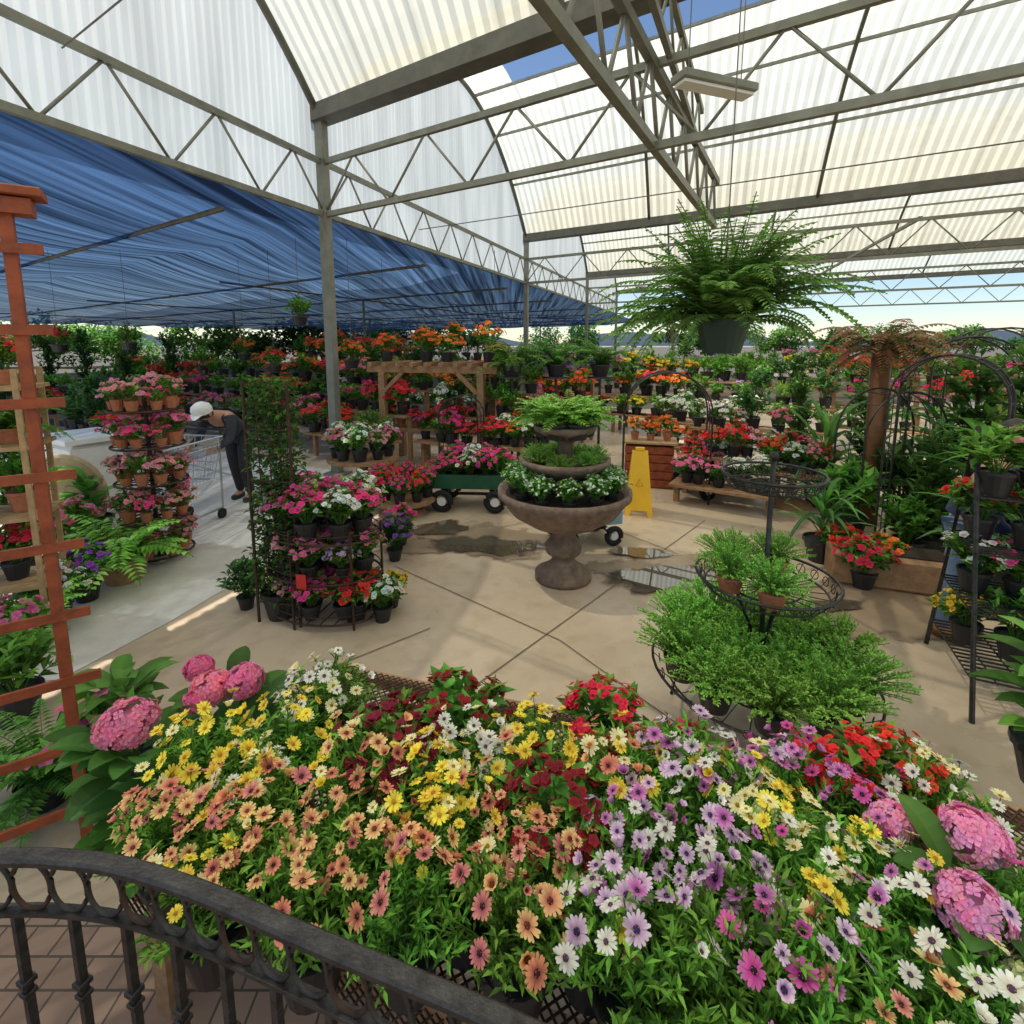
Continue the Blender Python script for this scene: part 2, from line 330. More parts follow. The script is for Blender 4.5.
# ---------------- SETTING
def structure(o): o['kind']='structure'; return o
mb=MB(); mb.add([(-300,-60,0),(300,-60,0),(300,600,0),(-300,600,0)],[(0,1,2,3)])
def groundmat():
    m=mat('tan_concrete',(.56,.43,.295),.55,0,.18,.8,0,(.64,.51,.365)); nt=m.node_tree; n=nt.nodes; L=nt.links
    b=n['Principled BSDF']; nz=n.new('ShaderNodeTexNoise'); nz.inputs['Scale'].default_value=1.1; nz.inputs['Detail'].default_value=8
    tc=n['Texture Coordinate']; L.new(tc.outputs['Object'],nz.inputs['Vector'])
    mr=n.new('ShaderNodeMapRange'); mr.inputs['From Min'].default_value=.4; mr.inputs['From Max'].default_value=.62; mr.inputs['To Min'].default_value=.25; mr.inputs['To Max'].default_value=.62
    L.new(nz.outputs['Fac'],mr.inputs['Value']); L.new(mr.outputs['Result'],b.inputs['Roughness'])
    n2=n.new('ShaderNodeTexNoise'); n2.inputs['Scale'].default_value=60; n2.inputs['Detail'].default_value=4; L.new(tc.outputs['Object'],n2.inputs['Vector'])
    bp=n.new('ShaderNodeBump'); bp.inputs['Strength'].default_value=.12; bp.inputs['Distance'].default_value=.005; L.new(n2.outputs['Fac'],bp.inputs['Height']); L.new(bp.outputs['Normal'],b.inputs['Normal'])
    n3=n.new('ShaderNodeTexNoise'); n3.inputs['Scale'].default_value=7; n3.inputs['Detail'].default_value=9; L.new(tc.outputs['Object'],n3.inputs['Vector'])
    r3=n.new('ShaderNodeValToRGB'); r3.color_ramp.elements[0].position=.3; r3.color_ramp.elements[0].color=(.8,.77,.74,1); r3.color_ramp.elements[1].position=.5; r3.color_ramp.elements[1].color=(1,1,1,1); L.new(n3.outputs['Fac'],r3.inputs[0])
    mu=n.new('ShaderNodeMix'); mu.data_type='RGBA'; mu.blend_type='MULTIPLY'; mu.inputs[0].default_value=.7
    src=b.inputs['Base Color'].links[0].from_socket; L.new(src,mu.inputs[6]); L.new(r3.outputs[0],mu.inputs[7]); L.new(mu.outputs[2],b.inputs['Base Color'])
    return m
structure(mb.build('ground',groundmat()))
def flat(name,pts,z,m):
    mb=MB(); mb.add([(p[0],p[1],z) for p in pts],[tuple(range(len(pts)))]); return structure(mb.build(name,m))
M['walk']=mat('pale_sunlit_concrete',(.60,.56,.50),.75,0,.14,5,.15)  # pale concrete, lightened further to stand in for sun on the aisle
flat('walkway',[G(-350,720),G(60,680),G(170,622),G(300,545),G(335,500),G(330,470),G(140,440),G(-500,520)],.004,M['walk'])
M['yard']=mat('shade_toned_ground',(.16,.135,.10),.95,0,.4,3,.3)  # dark tone stands in for shade on the ground under the cloth
flat('shade_toned_yard',[(-120,11.5),(-5,11.5),(1,13.5),(8,16),(60,18),(200,200),(-200,200)],.005,M['yard'])
mk=bpy.data.materials.new('brick_pavers'); mk.use_nodes=True; nt=mk.node_tree; bt=nt.nodes.new('ShaderNodeTexBrick'); bt.inputs['Scale'].default_value=5; bt.inputs['Row Height'].default_value=.42
bt.inputs['Color1'].default_value=(.27,.17,.12,1); bt.inputs['Color2'].default_value=(.36,.24,.17,1); bt.inputs['Mortar'].default_value=(.09,.07,.05,1); bt.inputs['Mortar Size'].default_value=.018
tcn=nt.nodes.new('ShaderNodeTexCoord'); nt.links.new(tcn.outputs['Object'],bt.inputs['Vector']); nt.links.new(bt.outputs['Color'],nt.nodes['Principled BSDF'].inputs['Base Color']); nt.nodes['Principled BSDF'].inputs['Roughness'].default_value=.8
flat('paved_terrace',[(-3,1.62),(-.4,1.35),(2.5,.6),(2.5,-4),(-3,-4)],.005,mk)
mb=MB()
for a,b in (((452,702),(705,520)),((395,566),(560,640)),((250,700),(430,628)),((560,640),(700,740)),((590,520),(800,600)),((330,560),(640,500))):
    p=G(*a,.006);q=G(*b,.006); d=(q-p).normalized(); s=V((-d.y,d.x,0))*.004; mb.add([p-s,q-s,q+s,p+s],[(0,1,2,3)])
structure(mb.build('pavement_joint',mat('joint',(.18,.13,.085),.9)))
def softpatch(name,col,rough,ior=1.5):
    m=mat(name,col,rough,0,.2,4); nt=m.node_tree; n=nt.nodes; L=nt.links; b=n['Principled BSDF']; b.inputs['IOR'].default_value=ior
    at=n.new('ShaderNodeAttribute'); at.attribute_name='Col'; nz=n.new('ShaderNodeTexNoise'); nz.inputs['Scale'].default_value=5; nz.inputs['Detail'].default_value=3; tc=n.new('ShaderNodeTexCoord'); L.new(tc.outputs['Object'],nz.inputs['Vector'])
    ma=n.new('ShaderNodeMath'); ma.operation='MULTIPLY_ADD'; L.new(at.outputs['Fac'],ma.inputs[0]); ma.inputs[1].default_value=1.0; L.new(nz.outputs['Fac'],ma.inputs[2])
    mr=n.new('ShaderNodeMapRange'); mr.inputs['From Min'].default_value=.62; mr.inputs['From Max'].default_value=.82; L.new(ma.outputs[0],mr.inputs['Value']); L.new(mr.outputs['Result'],b.inputs['Alpha']); return m
mdamp=softpatch('damp_concrete',(.32,.235,.155),.3); mw=softpatch('puddle_water',(.11,.085,.06),.01,2.0)
def puddle(px,py,rx,ry,seed,z,m,name='water_puddle'):
    mb=MB(); vs=[G(px,py,z)]; cs=[(1,1,1)]
    for r in(.4,.7,1.0):
        for k in range(60):
            t=2*PI*k/60; q=(1+.2*math.sin(2*t+seed)+.12*math.sin(5*t+seed*2))*r*1.25
            vs.append(G(px+rx*q*math.cos(t),py+ry*q*math.sin(t),z)); g=max(0,1-r)*1.1; cs.append((g,g,g))
    fs=[(0,1+(k+1)%60,1+k) for k in range(60)]
    for a in(0,1): fs+=[(1+a*60+k,1+a*60+(k+1)%60,61+a*60+(k+1)%60,61+a*60+k) for k in range(60)]
    mb.add(vs,fs,cs); structure(mb.build(name,m))
puddle(470,540,85,18,1,.008,mdamp,'damp_patch'); puddle(660,570,55,20,2,.0095,mdamp,'damp_patch'); puddle(860,612,110,24,5,.011,mdamp,'damp_patch')
puddle(485,545,48,10,1,.014,mw); puddle(668,577,48,14,2,.016,mw); puddle(440,528,30,6,4,.018,mw); puddle(640,552,28,5,6,.020,mw); puddle(830,606,36,6,3,.022,mw)
random.seed(11)
# ---------------- greenhouse canopy
P0=G(325,215,3.6); P0.z=0
u=V((math.sin(R(20)),math.cos(R(20)),0)); v=V((math.cos(R(33)),-math.sin(R(33)),0)); BW=8.6
def P(a,b,z): return P0+u*a+v*b+V((0,0,z))
def az_(t): return 4.87+2.4*(1-(2*t-1)**2)
gh=E('greenhouse_canopy',P(0,0,0),'large open greenhouse canopy of steel trusses and cream translucent barrel roofs','greenhouse')
sc=E('shade_structure',P(0,-.1,0),'dark blue shade cloth roof stretched over pipes left of the greenhouse','shade cloth')
def gb(mb,name,m,par=gh,smooth=False):
    off=P(0,0,0) if par is not sc else P(0,-.1,0)
    mb.v=[(x-off.x,y-off.y,z-off.z) for x,y,z in mb.v]; return mb.build(name,m,par,smooth=smooth)
NB=3
for k in range(-1,NB):
    a0=k*BW; mb=MB(); nb=250; na=22; vs=[]; cs=[]
    tint=[ru(.92,1) for _ in range(30)]
    for i in range(nb+1):
        b=22*i/nb; dz=.014 if i%2 else -.014; tt=tint[int(i/11)%30]*(.8 if i%11==0 else 1)
        for j in range(na+1): vs.append(P(a0+BW*j/na,b,az_(j/na)+dz)); q=tt*(.96 if j in(6,12,17) else 1); cs.append((q,q,q*.98))
    fs=[]
    for i in range(nb):
        for j in range(na):
            b=22*i/nb
            if k==0 and j in(10,11,12) and .9<b<8.5: continue
            A=i*(na+1)+j; fs.append((A,A+na+1,A+na+2,A+1))
    mb.add(vs,fs,cs); gb(mb,'roof_vault',M['roof'])
    mb=MB(); n=160; vs=[]
    for i in range(n+1):
        t=i/n; bb=-.07+(.012 if i%2 else -.012); vs+=[P(a0+BW*t,bb,3.62),P(a0+BW*t,bb,az_(t)-.02)]
    mb.add(vs,[(2*i,2*i+2,2*i+3,2*i+1) for i in range(n)]); gb(mb,'gable_wall',M['gable'])
    for b in (0,3.6,7.2,10.8,14.4,18,21.6):
        mb=MB(); mb.tube([P(a0+BW*t/24,b,az_(t/24)-.06) for t in range(25)],.035 if b else .05,6); gb(mb,'arch_rib',M['steeld'],smooth=True)
    for t in (.14,.28,.42,.58,.72,.86):
        mb=MB(); mb.bar(P(a0+BW*t,-.02,az_(t)-.045),P(a0+BW*t,22,az_(t)-.045),.04,.05); gb(mb,'purlin',M['steel'])
def truss(p,q,zb,zt,n,w=.055):
    p=V((p.x,p.y,0));q=V((q.x,q.y,0)); mb=MB()
    for z in(zb,zt): mb.bar(p+V((0,0,z)),q+V((0,0,z)),w,w*1.2)
    o=gb(mb,'truss',M['steel']); mb=MB()
    for i in range(n):
        a=p.lerp(q,i/n);b=p.lerp(q,(i+.5)/n);c=p.lerp(q,(i+1)/n)
        mb.tube([a+V((0,0,zb)),b+V((0,0,zt))],w*.28,5); mb.tube([b+V((0,0,zt)),c+V((0,0,zb))],w*.28,5)
    gb(mb,'truss_web',M['steel'],o,True)
for k in range(0,NB+1):
    a=k*BW
    truss(P(a,0,0),P(a,22,0),3.6,4.27,18)
    mb=MB(); mb.bar(P(a,-.1,4.86),P(a,22,4.86),.24,.2); gb(mb,'gutter',M['steeld'])
    for b in ((0,) if k<2 else (0,22)):
        mb=MB(); mb.box(P(a,b,2.4),(.12,.12,4.8),R(-20)); gb(mb,'post',M['steel'])
        mb=MB(); mb.box(P(a,b,.02),(.3,.3,.03),R(-20)); gb(mb,'base_plate',M['steel'])
truss(P(-BW,0,0),P(0,0,0),3.6,4.27,8)
for k in range(NB): truss(P(k*BW,0,0),P((k+1)*BW,0,0),3.6,4.27,8)
p=G(500,-90,3.75);q=G(716,207,3.9); truss(p,q,3.62,4.25,9,.07)
p=G(640,-40,4.3);q=G(700,150,4.3); truss(p,q,4.3,4.75,5,.05)
mb=MB(); mb.bar(P(-BW,8,4.3),P(0,8,4.3),.06); gb(mb,'tie_beam',M['steel'])
mb=MB(); mb.bar(P(BW,9,4.3),P(3*BW,9,4.3),.06); gb(mb,'tie_beam',M['steel'])
for a0,b0,a1,b1,z in((-3,0,-3,16,4.2),(-6,0,0,7,4.27),(2.5,0,2.5,18,3.9)): mb=MB(); mb.tube([P(a0,b0,z),P((a0+a1)/2,(b0+b1)/2,z-.08),P(a1,b1,z)],.008,4); gb(mb,'cable',M['steeld'])
lf=E('strip_light',D(715,84,3.4),'long grey strip light fixture hanging below the roof trusses, unlit','light',rz=R(20))
mb=MB(); mb.box((0,0,0),(.55,.14,.05),bev=1); mb.build('housing',M['steel'],lf); mb=MB(); mb.box((0,0,-.035),(.52,.1,.018)); mb.build('diffuser',M['white'],lf)
for x in(-.2,.2): mb=MB(); mb.tube([(x,0,.02),(x,0,.55)],.004,4); mb.build('hanger',M['steeld'],lf)
# shade cloth structure
mb=MB(); na,nc=80,60; vs=[]
for i in range(na+1):
    for j in range(nc+1):
        a=-9+48*i/na; c=-.12-34*(j/nc)**1.2; p=P(a,c,0); f=min(1,(-c-.12)/2.5); z=3.6-f*(.05+.16*abs(math.sin(a*PI/4.3))+.09*abs(math.sin(c*PI/5)))-.010*abs(c); vs.append((p.x,p.y,z))
fs=[];ms=[]
for i in range(na):
    for j in range(nc):
        A=i*(nc+1)+j; x,y,_=vs[A]
        if x<-1.2*y-.3 and y<8 and j>3: continue  # unseen gap in the cloth, added so sun reaches the left walkway
        fs.append((A,A+1,A+nc+2,A+nc+1)); ms.append(1 if (i<24 and j>1) else 0)
mb.add(vs,fs,mi=ms); gb(mb,'shade_cloth',[M['cloth'],M['thin']],sc,True)
for a in (-1.5,3,7.5,12,17,22,28,34):
    mb=MB(); mb.tube([P(a,-.2,3.36),P(a,-34,3.0)],.03,6); gb(mb,'pipe',M['steeld'],sc,True)
for c in (-6,-14,-24):
    mb=MB(); mb.tube([P(2,c,3.36+.010*c),P(38,c,3.36+.010*c)],.03,6); gb(mb,'pipe',M['steeld'],sc,True)
for a,c in ((7.5,-6),(17,-6),(7.5,-14),(17,-14),(28,-6),(28,-14),(28,-24)):
    mb=MB(); mb.tube([P(a,c,0),P(a,c,3.3)],.04,8); gb(mb,'post',M['steel'],sc,True)
# ---------------- benches
KD={'red':'plant with red blooms','orange':'plant with orange blooms','pink':'plant with pink blooms','hotpink':'plant with hot pink blooms','white':'plant with white blooms','purple':'plant with purple blooms','yellow':'plant with yellow blooms','lilac':'plant with lilac blooms','rose':'plant with rose blooms',
 'leafy':'small leafy green plant','dark':'dark green leafy plant','fern':'arching green fern','herb':'fine bright green herb','tall':'tall dark green shrub','strap':'strap leaved green plant','broad':'broad leaved green plant','lime':'lime green fern'}
def stepped(px,py,L,cols,rows,desc,H0=.42,st=.36,rz=R(-33),s=1.25,pot='black',m='wood',D0=.4):
    c=G(px,py); e=E('stepped_bench',c,desc,'plant bench',None,rz)
    n=len(rows); ca,sa=math.cos(rz),math.sin(rz)
    for k in range(n):
        h=H0+st*k; y=D0*k
        mb=MB()
        for j in range(4): mb.box((0,y-D0*.36+j*D0*.24,h-.015),(L,D0*.2,.03))
        mb.build('shelf',M[m],e)
        for x in(-L/2+.05,L/2-.05):
            mb=MB(); mb.box((x,y,(h-.031)/2),(.06,.06,h-.031)); mb.build('leg',M[m],e)
        for i in range(cols):
            x=-L/2+L*(i+.5)/cols+ru(-.06,.06); yy=y+ru(-.06,.06)
            kd=rows[k][int(i*len(rows[k])/cols)]
            if rnd()<.1: kd=random.choice(('leafy','dark'))
            if kd in FC: kk,co=random.choice(['leafy','x']),kd
            else: kk,co=kd,None
            mini((c.x+x*ca-yy*sa,c.y+x*sa+yy*ca,h),kk,'potted '+KD[kd]+' on '+desc,'potted plant','potted '+KD[kd]+'s on '+desc,co,s*ru(.85,1.3)*(.8 if kk=='fern' else 1),pot)
stepped(100,452,3.2,7,[['dark','red'],['leafy','pink','dark']],'dark plant bench behind the white planter box',.3,.35)
stepped(215,436,4.2,9,[['red','pink','leafy'],['hotpink','leafy','red'],['leafy','orange']],'flower bench behind the bending person')
stepped(300,446,2.6,8,[['red','pink'],['orange','leafy','white'],['red','orange'],['orange','red']],'flower bench just left of the grey roof post')
stepped(352,462,1.9,6,[['red','leafy'],['hotpink','red'],['pink','leafy','orange']],'flower bench just right of the grey roof post')
stepped(395,430,3.2,8,[['red','white'],['yellow','leafy','orange'],['orange','white'],['orange','dark']],'four-step flower bench behind the wooden arbor')
stepped(462,472,1.6,6,[['hotpink','red'],['white','leafy'],['red','leafy']],'flower bench behind the green wagon')
stepped(520,440,2.4,7,[['red','pink'],['leafy','orange'],['dark','purple']],'flower bench between arbor and stone urn')
stepped(600,430,3.0,7,[['red','yellow'],['leafy','red'],['pink','leafy']],'flower bench behind the stone urn')
stepped(672,438,2.6,7,[['leafy','red'],['orange','lilac'],['yellow','leafy']],'flower bench seen through the small metal arch')
stepped(752,450,2.4,7,[['white','leafy'],['leafy','herb'],['leafy','dark']],'green bench behind the tiered wire stand')
stepped(720,508,1.1,5,[['pink','white'],['red','rose'],['white','pink']],'small flower bench left of the tiered wire stand',.25,.28,s=.85)
stepped(690,474,1.3,5,[['orange','red'],['white','pink']],'low two-step flower bench behind the small metal arch',.4,.3,s=1)
stepped(905,455,2.6,7,[['leafy'],['hotpink','red'],['red','leafy']],'flower bench beneath the tall metal arches')
stepped(1010,440,3.0,6,[['pink','leafy'],['leafy','white'],['leafy','hotpink']],'flower bench at the far right')
stepped(640,402,7,9,[['red','yellow','leafy'],['leafy','pink','leafy']],'long far bench behind the small arch',s=1.8)
stepped(790,402,7,9,[['leafy','white','leafy'],['herb','yellow','leafy']],'long far bench right of centre',s=1.8)
stepped(950,404,7,8,[['leafy','red'],['leafy','pink']],'long far bench under the arches',s=1.8)
stepped(730,385,11,10,[['hotpink','leafy','yellow','white'],['leafy','purple','leafy','red']],'farthest long bench right of centre',s=2)
stepped(910,385,11,10,[['leafy','white','red','leafy'],['pink','leafy','yellow','leafy']],'farthest long bench at far right',s=2)
stepped(430,400,7,9,[['red','orange'],['orange','leafy']],'long far bench behind the arbor',s=2)
stepped(150,405,7,9,[['leafy','red'],['orange','leafy','red']],'long far bench under the blue shade cloth',s=1.9)
stepped(20,425,5,7,[['dark','red'],['leafy']],'far bench at the left edge')
# nursery stock standing on the yard behind the benches
random.seed(77)
YN={15.5:'behind the arbor and the bending person',20:'farthest back beneath the blue shade cloth'}
for dep,xs,s in ((15.5,[-17,-15.2,-13.4,-11.4,-9.8,-8.0,-6.4,-4.6,-3.0],1.55),(20,[-22,-19.6,-17.2,-15,-12.5,-10,-7.5,-5,-2.5,0],1.7)):
    for x in xs:
        k='tall' if rnd()<.5 else 'leafy'
        mini((x+ru(-.4,.4),dep+ru(-.6,.6),0),k,'tall nursery shrub standing in the yard row '+YN[dep],'shrub','nursery shrubs in the yard row '+YN[dep],None,s*ru(.8,1.15)*(2.2 if k=='leafy' else 1))
# ---------------- far trees
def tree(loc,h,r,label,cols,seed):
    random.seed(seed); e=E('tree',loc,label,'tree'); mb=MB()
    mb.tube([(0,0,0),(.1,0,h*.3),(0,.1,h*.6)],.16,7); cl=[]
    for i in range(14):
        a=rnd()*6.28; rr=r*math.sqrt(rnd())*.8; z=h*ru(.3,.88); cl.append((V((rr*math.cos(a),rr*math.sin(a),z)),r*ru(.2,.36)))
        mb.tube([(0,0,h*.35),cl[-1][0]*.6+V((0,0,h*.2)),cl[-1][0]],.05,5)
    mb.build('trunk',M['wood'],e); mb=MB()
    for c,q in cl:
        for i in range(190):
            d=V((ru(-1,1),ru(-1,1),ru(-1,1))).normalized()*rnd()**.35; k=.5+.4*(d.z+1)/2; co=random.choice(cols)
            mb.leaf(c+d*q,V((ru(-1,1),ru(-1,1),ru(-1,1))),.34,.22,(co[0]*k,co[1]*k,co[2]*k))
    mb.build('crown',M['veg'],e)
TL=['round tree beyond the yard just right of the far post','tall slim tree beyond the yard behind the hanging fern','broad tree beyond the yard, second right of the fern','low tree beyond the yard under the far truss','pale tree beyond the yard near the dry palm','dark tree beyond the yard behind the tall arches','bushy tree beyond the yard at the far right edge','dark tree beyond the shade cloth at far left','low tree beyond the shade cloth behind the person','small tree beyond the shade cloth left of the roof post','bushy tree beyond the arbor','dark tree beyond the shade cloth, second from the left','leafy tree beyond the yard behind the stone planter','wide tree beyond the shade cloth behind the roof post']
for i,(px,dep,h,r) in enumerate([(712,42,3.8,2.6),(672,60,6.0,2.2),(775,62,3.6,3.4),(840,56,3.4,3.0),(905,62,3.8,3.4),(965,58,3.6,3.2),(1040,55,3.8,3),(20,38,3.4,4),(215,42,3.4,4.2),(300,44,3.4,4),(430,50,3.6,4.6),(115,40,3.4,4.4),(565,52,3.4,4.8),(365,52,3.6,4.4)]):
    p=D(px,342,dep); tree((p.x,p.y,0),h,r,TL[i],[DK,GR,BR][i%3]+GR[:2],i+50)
random.seed(22)
mb=MB(); pts=[]
for i in range(61):
    x=-260+520*i/60; pts.append((x,260,5+3*math.sin(i*.35)+2*math.sin(i*.9+1)+ru(-.4,.4)))
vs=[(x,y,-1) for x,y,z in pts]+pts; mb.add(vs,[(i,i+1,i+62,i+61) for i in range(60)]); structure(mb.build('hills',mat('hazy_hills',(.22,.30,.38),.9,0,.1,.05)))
# ---------------- stone urn fountain planter
c=G(563,577); un=E('stone_planter',c,'three-tier brown stone pedestal planter with white flowers and green ferns in mid floor','planter')
mb=MB(); mb.lathe([(.001,0),(.23,0),(.23,.05),(.18,.075),(.15,.10),(.10,.14),(.09,.18),(.14,.22),(.15,.28),(.10,.35),(.09,.39),(.15,.42),(.28,.47),(.42,.56),(.49,.66),(.51,.69),(.53,.70),(.53,.75),(.5,.75),(.46,.70),(.001,.68)],48); mb.build('bowl',M['stone'],un,smooth=True)
mb=MB(); mb.lathe([(.09,.62),(.09,.82),(.2,.86),(.33,.94),(.36,.97),(.36,1.0),(.33,1.0),(.29,.96),(.001,.96)],40); mb.build('bowl',M['stone'],un,smooth=True)
mb=MB(); mb.lathe([(.06,.94),(.06,1.12),(.14,1.16),(.24,1.22),(.25,1.26),(.22,1.26),(.001,1.23)],36); mb.build('bowl',M['stone'],un,smooth=True)
mb=MB(); mb.lathe([(.47,.71),(.001,.72)],30); mb.build('soil',M['soil'],un)
for k in range(12):
    a=k/12*6.28; plant((c.x+.39*math.cos(a),c.y+.39*math.sin(a),.68),'leafy','trailing plant with small white blooms around the lowest bowl of the stone planter','flower','white bloom plants in the lowest planter bowl','white',s=.74*ru(.8,1.15),fr=.013)
for k in range(7):
    a=k/7*6.28; plant((c.x+.23*math.cos(a),c.y+.23*math.sin(a),.91),'herb','low green foliage plant in the middle bowl of the stone planter','plant','green plants in the middle planter bowl',s=.6*ru(.8,1.1))
for k in range(6):
    a=k/6*6.28; plant((c.x+.15*math.cos(a),c.y+.15*math.sin(a),1.17),'lime','bright green fern in the topmost bowl of the stone planter','fern','ferns in the top planter bowl',s=.95)
# ---------------- wet floor sign
c=G(638,511); ws=E('floor_sign',c,'yellow folding wet floor sign standing behind the stone planter','sign',rz=R(-12))
for s in(-1,1):
    mb=MB(); vs=[]
    for t in(0,.014):
        for x,z in((-.15,0),(-.1,0),(-.085,.06),(.085,.06),(.1,0),(.15,0),(.085,.7),(-.085,.7)): vs.append((x,s*(.17*(1-z/.7)+.008+t),z))
    f=[(0,1,2,7),(7,2,3,6),(3,4,5,6)]
    mb.add(vs,f+[tuple(i+8 for i in q[::-1]) for q in f]+[(i,(i+1)%8,(i+1)%8+8,i+8) for i in range(8)]); mb.build('panel',M['yellow'],ws)
mb=MB(); mb.box((0,0,.72),(.1,.05,.035),bev=1); mb.build('handle',M['yellow'],ws)
mb=MB(); mb.tube([(-.038,-.137,.33),(.038,-.137,.33),(0,-.121,.40)],.004,4,closed=True); mb.build('warning_mark',M['black'],ws)
c=G(648,484); wc=E('wooden_counter',c,'plain brown wooden counter box behind the yellow floor sign','counter',rz=R(-15))
mb=MB()
for j in range(5): mb.box((0,0,.06+.11*j),(.62,.4,.104),bev=1)
mb.build('body',M['redwood'],wc); mb=MB(); mb.box((0,0,.6),(.7,.46,.03),bev=1); mb.build('top',M['palewood'],wc)
for k in range(3): mini((c.x-.2+.2*k,c.y-.05*k,.616),'leafy','small potted orange flower on the brown wooden counter','flower','orange pots on the wooden counter','orange',.8,'terra')
# ---------------- tiered wire stand
sx=D(765,583,2.3); sc_=(sx.x,sx.y,0); ts=E('tiered_plant_stand',sc_,'three-tier black scrolled wire plant stand holding herbs and clay pots','plant stand')
mb=MB(); mb.tube([(0,0,.05),(0,0,1.36)],.012,8); mb.ball((0,0,1.38),.022)
mb.build('pole',M['iron'],ts,smooth=True)
for r,z in((.5,.33),(.31,.80),(.22,1.30)):
    mb=MB(); mb.ring((0,0,z),r,.007,40); mb.ring((0,0,z-.055),r*.86,.005,40); mb.ring((0,0,z-.055),r*.5,.005,30)
    for k in range(24):
        a=2*PI*k/24; x,y=math.cos(a),math.sin(a); mb.tube([(.02*x,.02*y,z-.06),(r*.86*x,r*.86*y,z-.055),(r*x,r*y,z)],.0025,4)
        mb.ring((r*.93*math.cos(a),r*.93*math.sin(a),z-.028),.022,.0025,10,(V((-y,x,0)),V((0.1*x,0.1*y,1))),4)
    mb.build('tray',M['iron'],ts)
for k in range(3):
    a=k*2.09+.4; x,y=math.cos(a),math.sin(a); mb=MB(); mb.tube([(.42*x,.42*y,0),(.38*x,.38*y,.2),(.1*x,.1*y,.3),(.04*x,.04*y,.5),(.12*x,.12*y,.68),(.2*x,.2*y,.75)],.009,6); mb.build('leg',M['iron'],ts,smooth=True)
for k in range(15):
    a=k/10*6.28; r=.37 if k<10 else .17; a=a if k<10 else k*1.257; plant((sx.x+r*math.cos(a),sx.y+r*math.sin(a),.285),'herb','bright green herb mound filling the lowest tray of the wire stand','herb','herbs in the lowest tray of the wire stand',s=.92+ru(-.05,.08),name='herb_plant')
for i,(dx,dy,l) in enumerate([(-.19,-.05,'left clay pot of fine green herb on the middle tray of the wire stand'),(-.07,-.2,'front clay pot of fine green herb on the middle tray of the wire stand'),(.1,.12,'right clay pot of fine green herb on the middle tray of the wire stand'),(-.12,.14,'rear clay pot of fine green herb on the middle tray of the wire stand')]):
    plant((sx.x+dx,sx.y+dy,.755),'herb',l,'herb',None,None,'terra',.7,name='herb_plant')
# ---------------- hanging fern
hp=D(722,340,2.35); hf=E('hanging_fern',(hp.x,hp.y,hp.z-.06),'large green fern in a dark basket hanging from the roof truss','fern')
O('basket',potmesh(.115,.15,'dkgreen'),hf)
mb=MB(); random.seed(5)
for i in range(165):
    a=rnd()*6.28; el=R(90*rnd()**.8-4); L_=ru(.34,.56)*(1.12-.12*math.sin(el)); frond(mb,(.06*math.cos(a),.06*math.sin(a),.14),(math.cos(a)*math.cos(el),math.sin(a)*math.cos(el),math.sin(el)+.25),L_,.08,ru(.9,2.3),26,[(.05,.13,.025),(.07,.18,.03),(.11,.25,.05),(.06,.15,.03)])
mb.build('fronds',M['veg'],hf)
mb=MB()
for k in range(3): a=k*2.09; mb.tube([(.11*math.cos(a),.11*math.sin(a),.14),(0,0,.6),(0,0,1.75)],.003,4)
mb.build('hanger',M['steeld'],hf)
# ---------------- flower bench in the foreground
O0=V((-1.04,1.19,0))
fbn=E('display_bench',O0,'long low metal mesh bench carrying the foreground daisies','bench',rz=R(-17))
BL,BD,BZ=2.5,.92,.5
mb=MB()
n=int((BL+BD)/.028)
for i in range(n):
    x=i*.028
    x0,y0=(x,0) if x<=BL else (BL,x-BL); x1,y1=(x-BD,BD) if x>=BD else (0,x)
    mb.bar((x0,y0,BZ),(x1,y1,BZ),.005,.003); mb.bar((BL-x0,y0,BZ+.003),(BL-x1,y1,BZ+.003),.005,.003)
mb.build('mesh_top',M['ironrust'],fbn)
mb=MB()
for i in range(int(BL/.025)):
    x=i*.025; mb.bar((x,-.022,BZ-.01),(min(x+.07,BL),-.022,BZ-.10),.004,.003); mb.bar((min(x+.07,BL),-.027,BZ-.01),(x,-.027,BZ-.10),.004,.003)
mb.build('mesh_skirt',M['ironrust'],fbn)
mb=MB()
for a,b in(((0,0),(BL,0)),((BL,0),(BL,BD)),((BL,BD),(0,BD)),((0,BD),(0,0))): mb.bar((*a,BZ-.03),(*b,BZ-.03),.04,.05)
mb.build('frame',M['wood'],fbn)
for x in(.05,BL/2,BL-.05):
    for y in(.05,BD-.05): mb=MB(); mb.box((x,y,.222),(.05,.05,.444)); mb.build('leg',M['wood'],fbn)
random.seed(31)
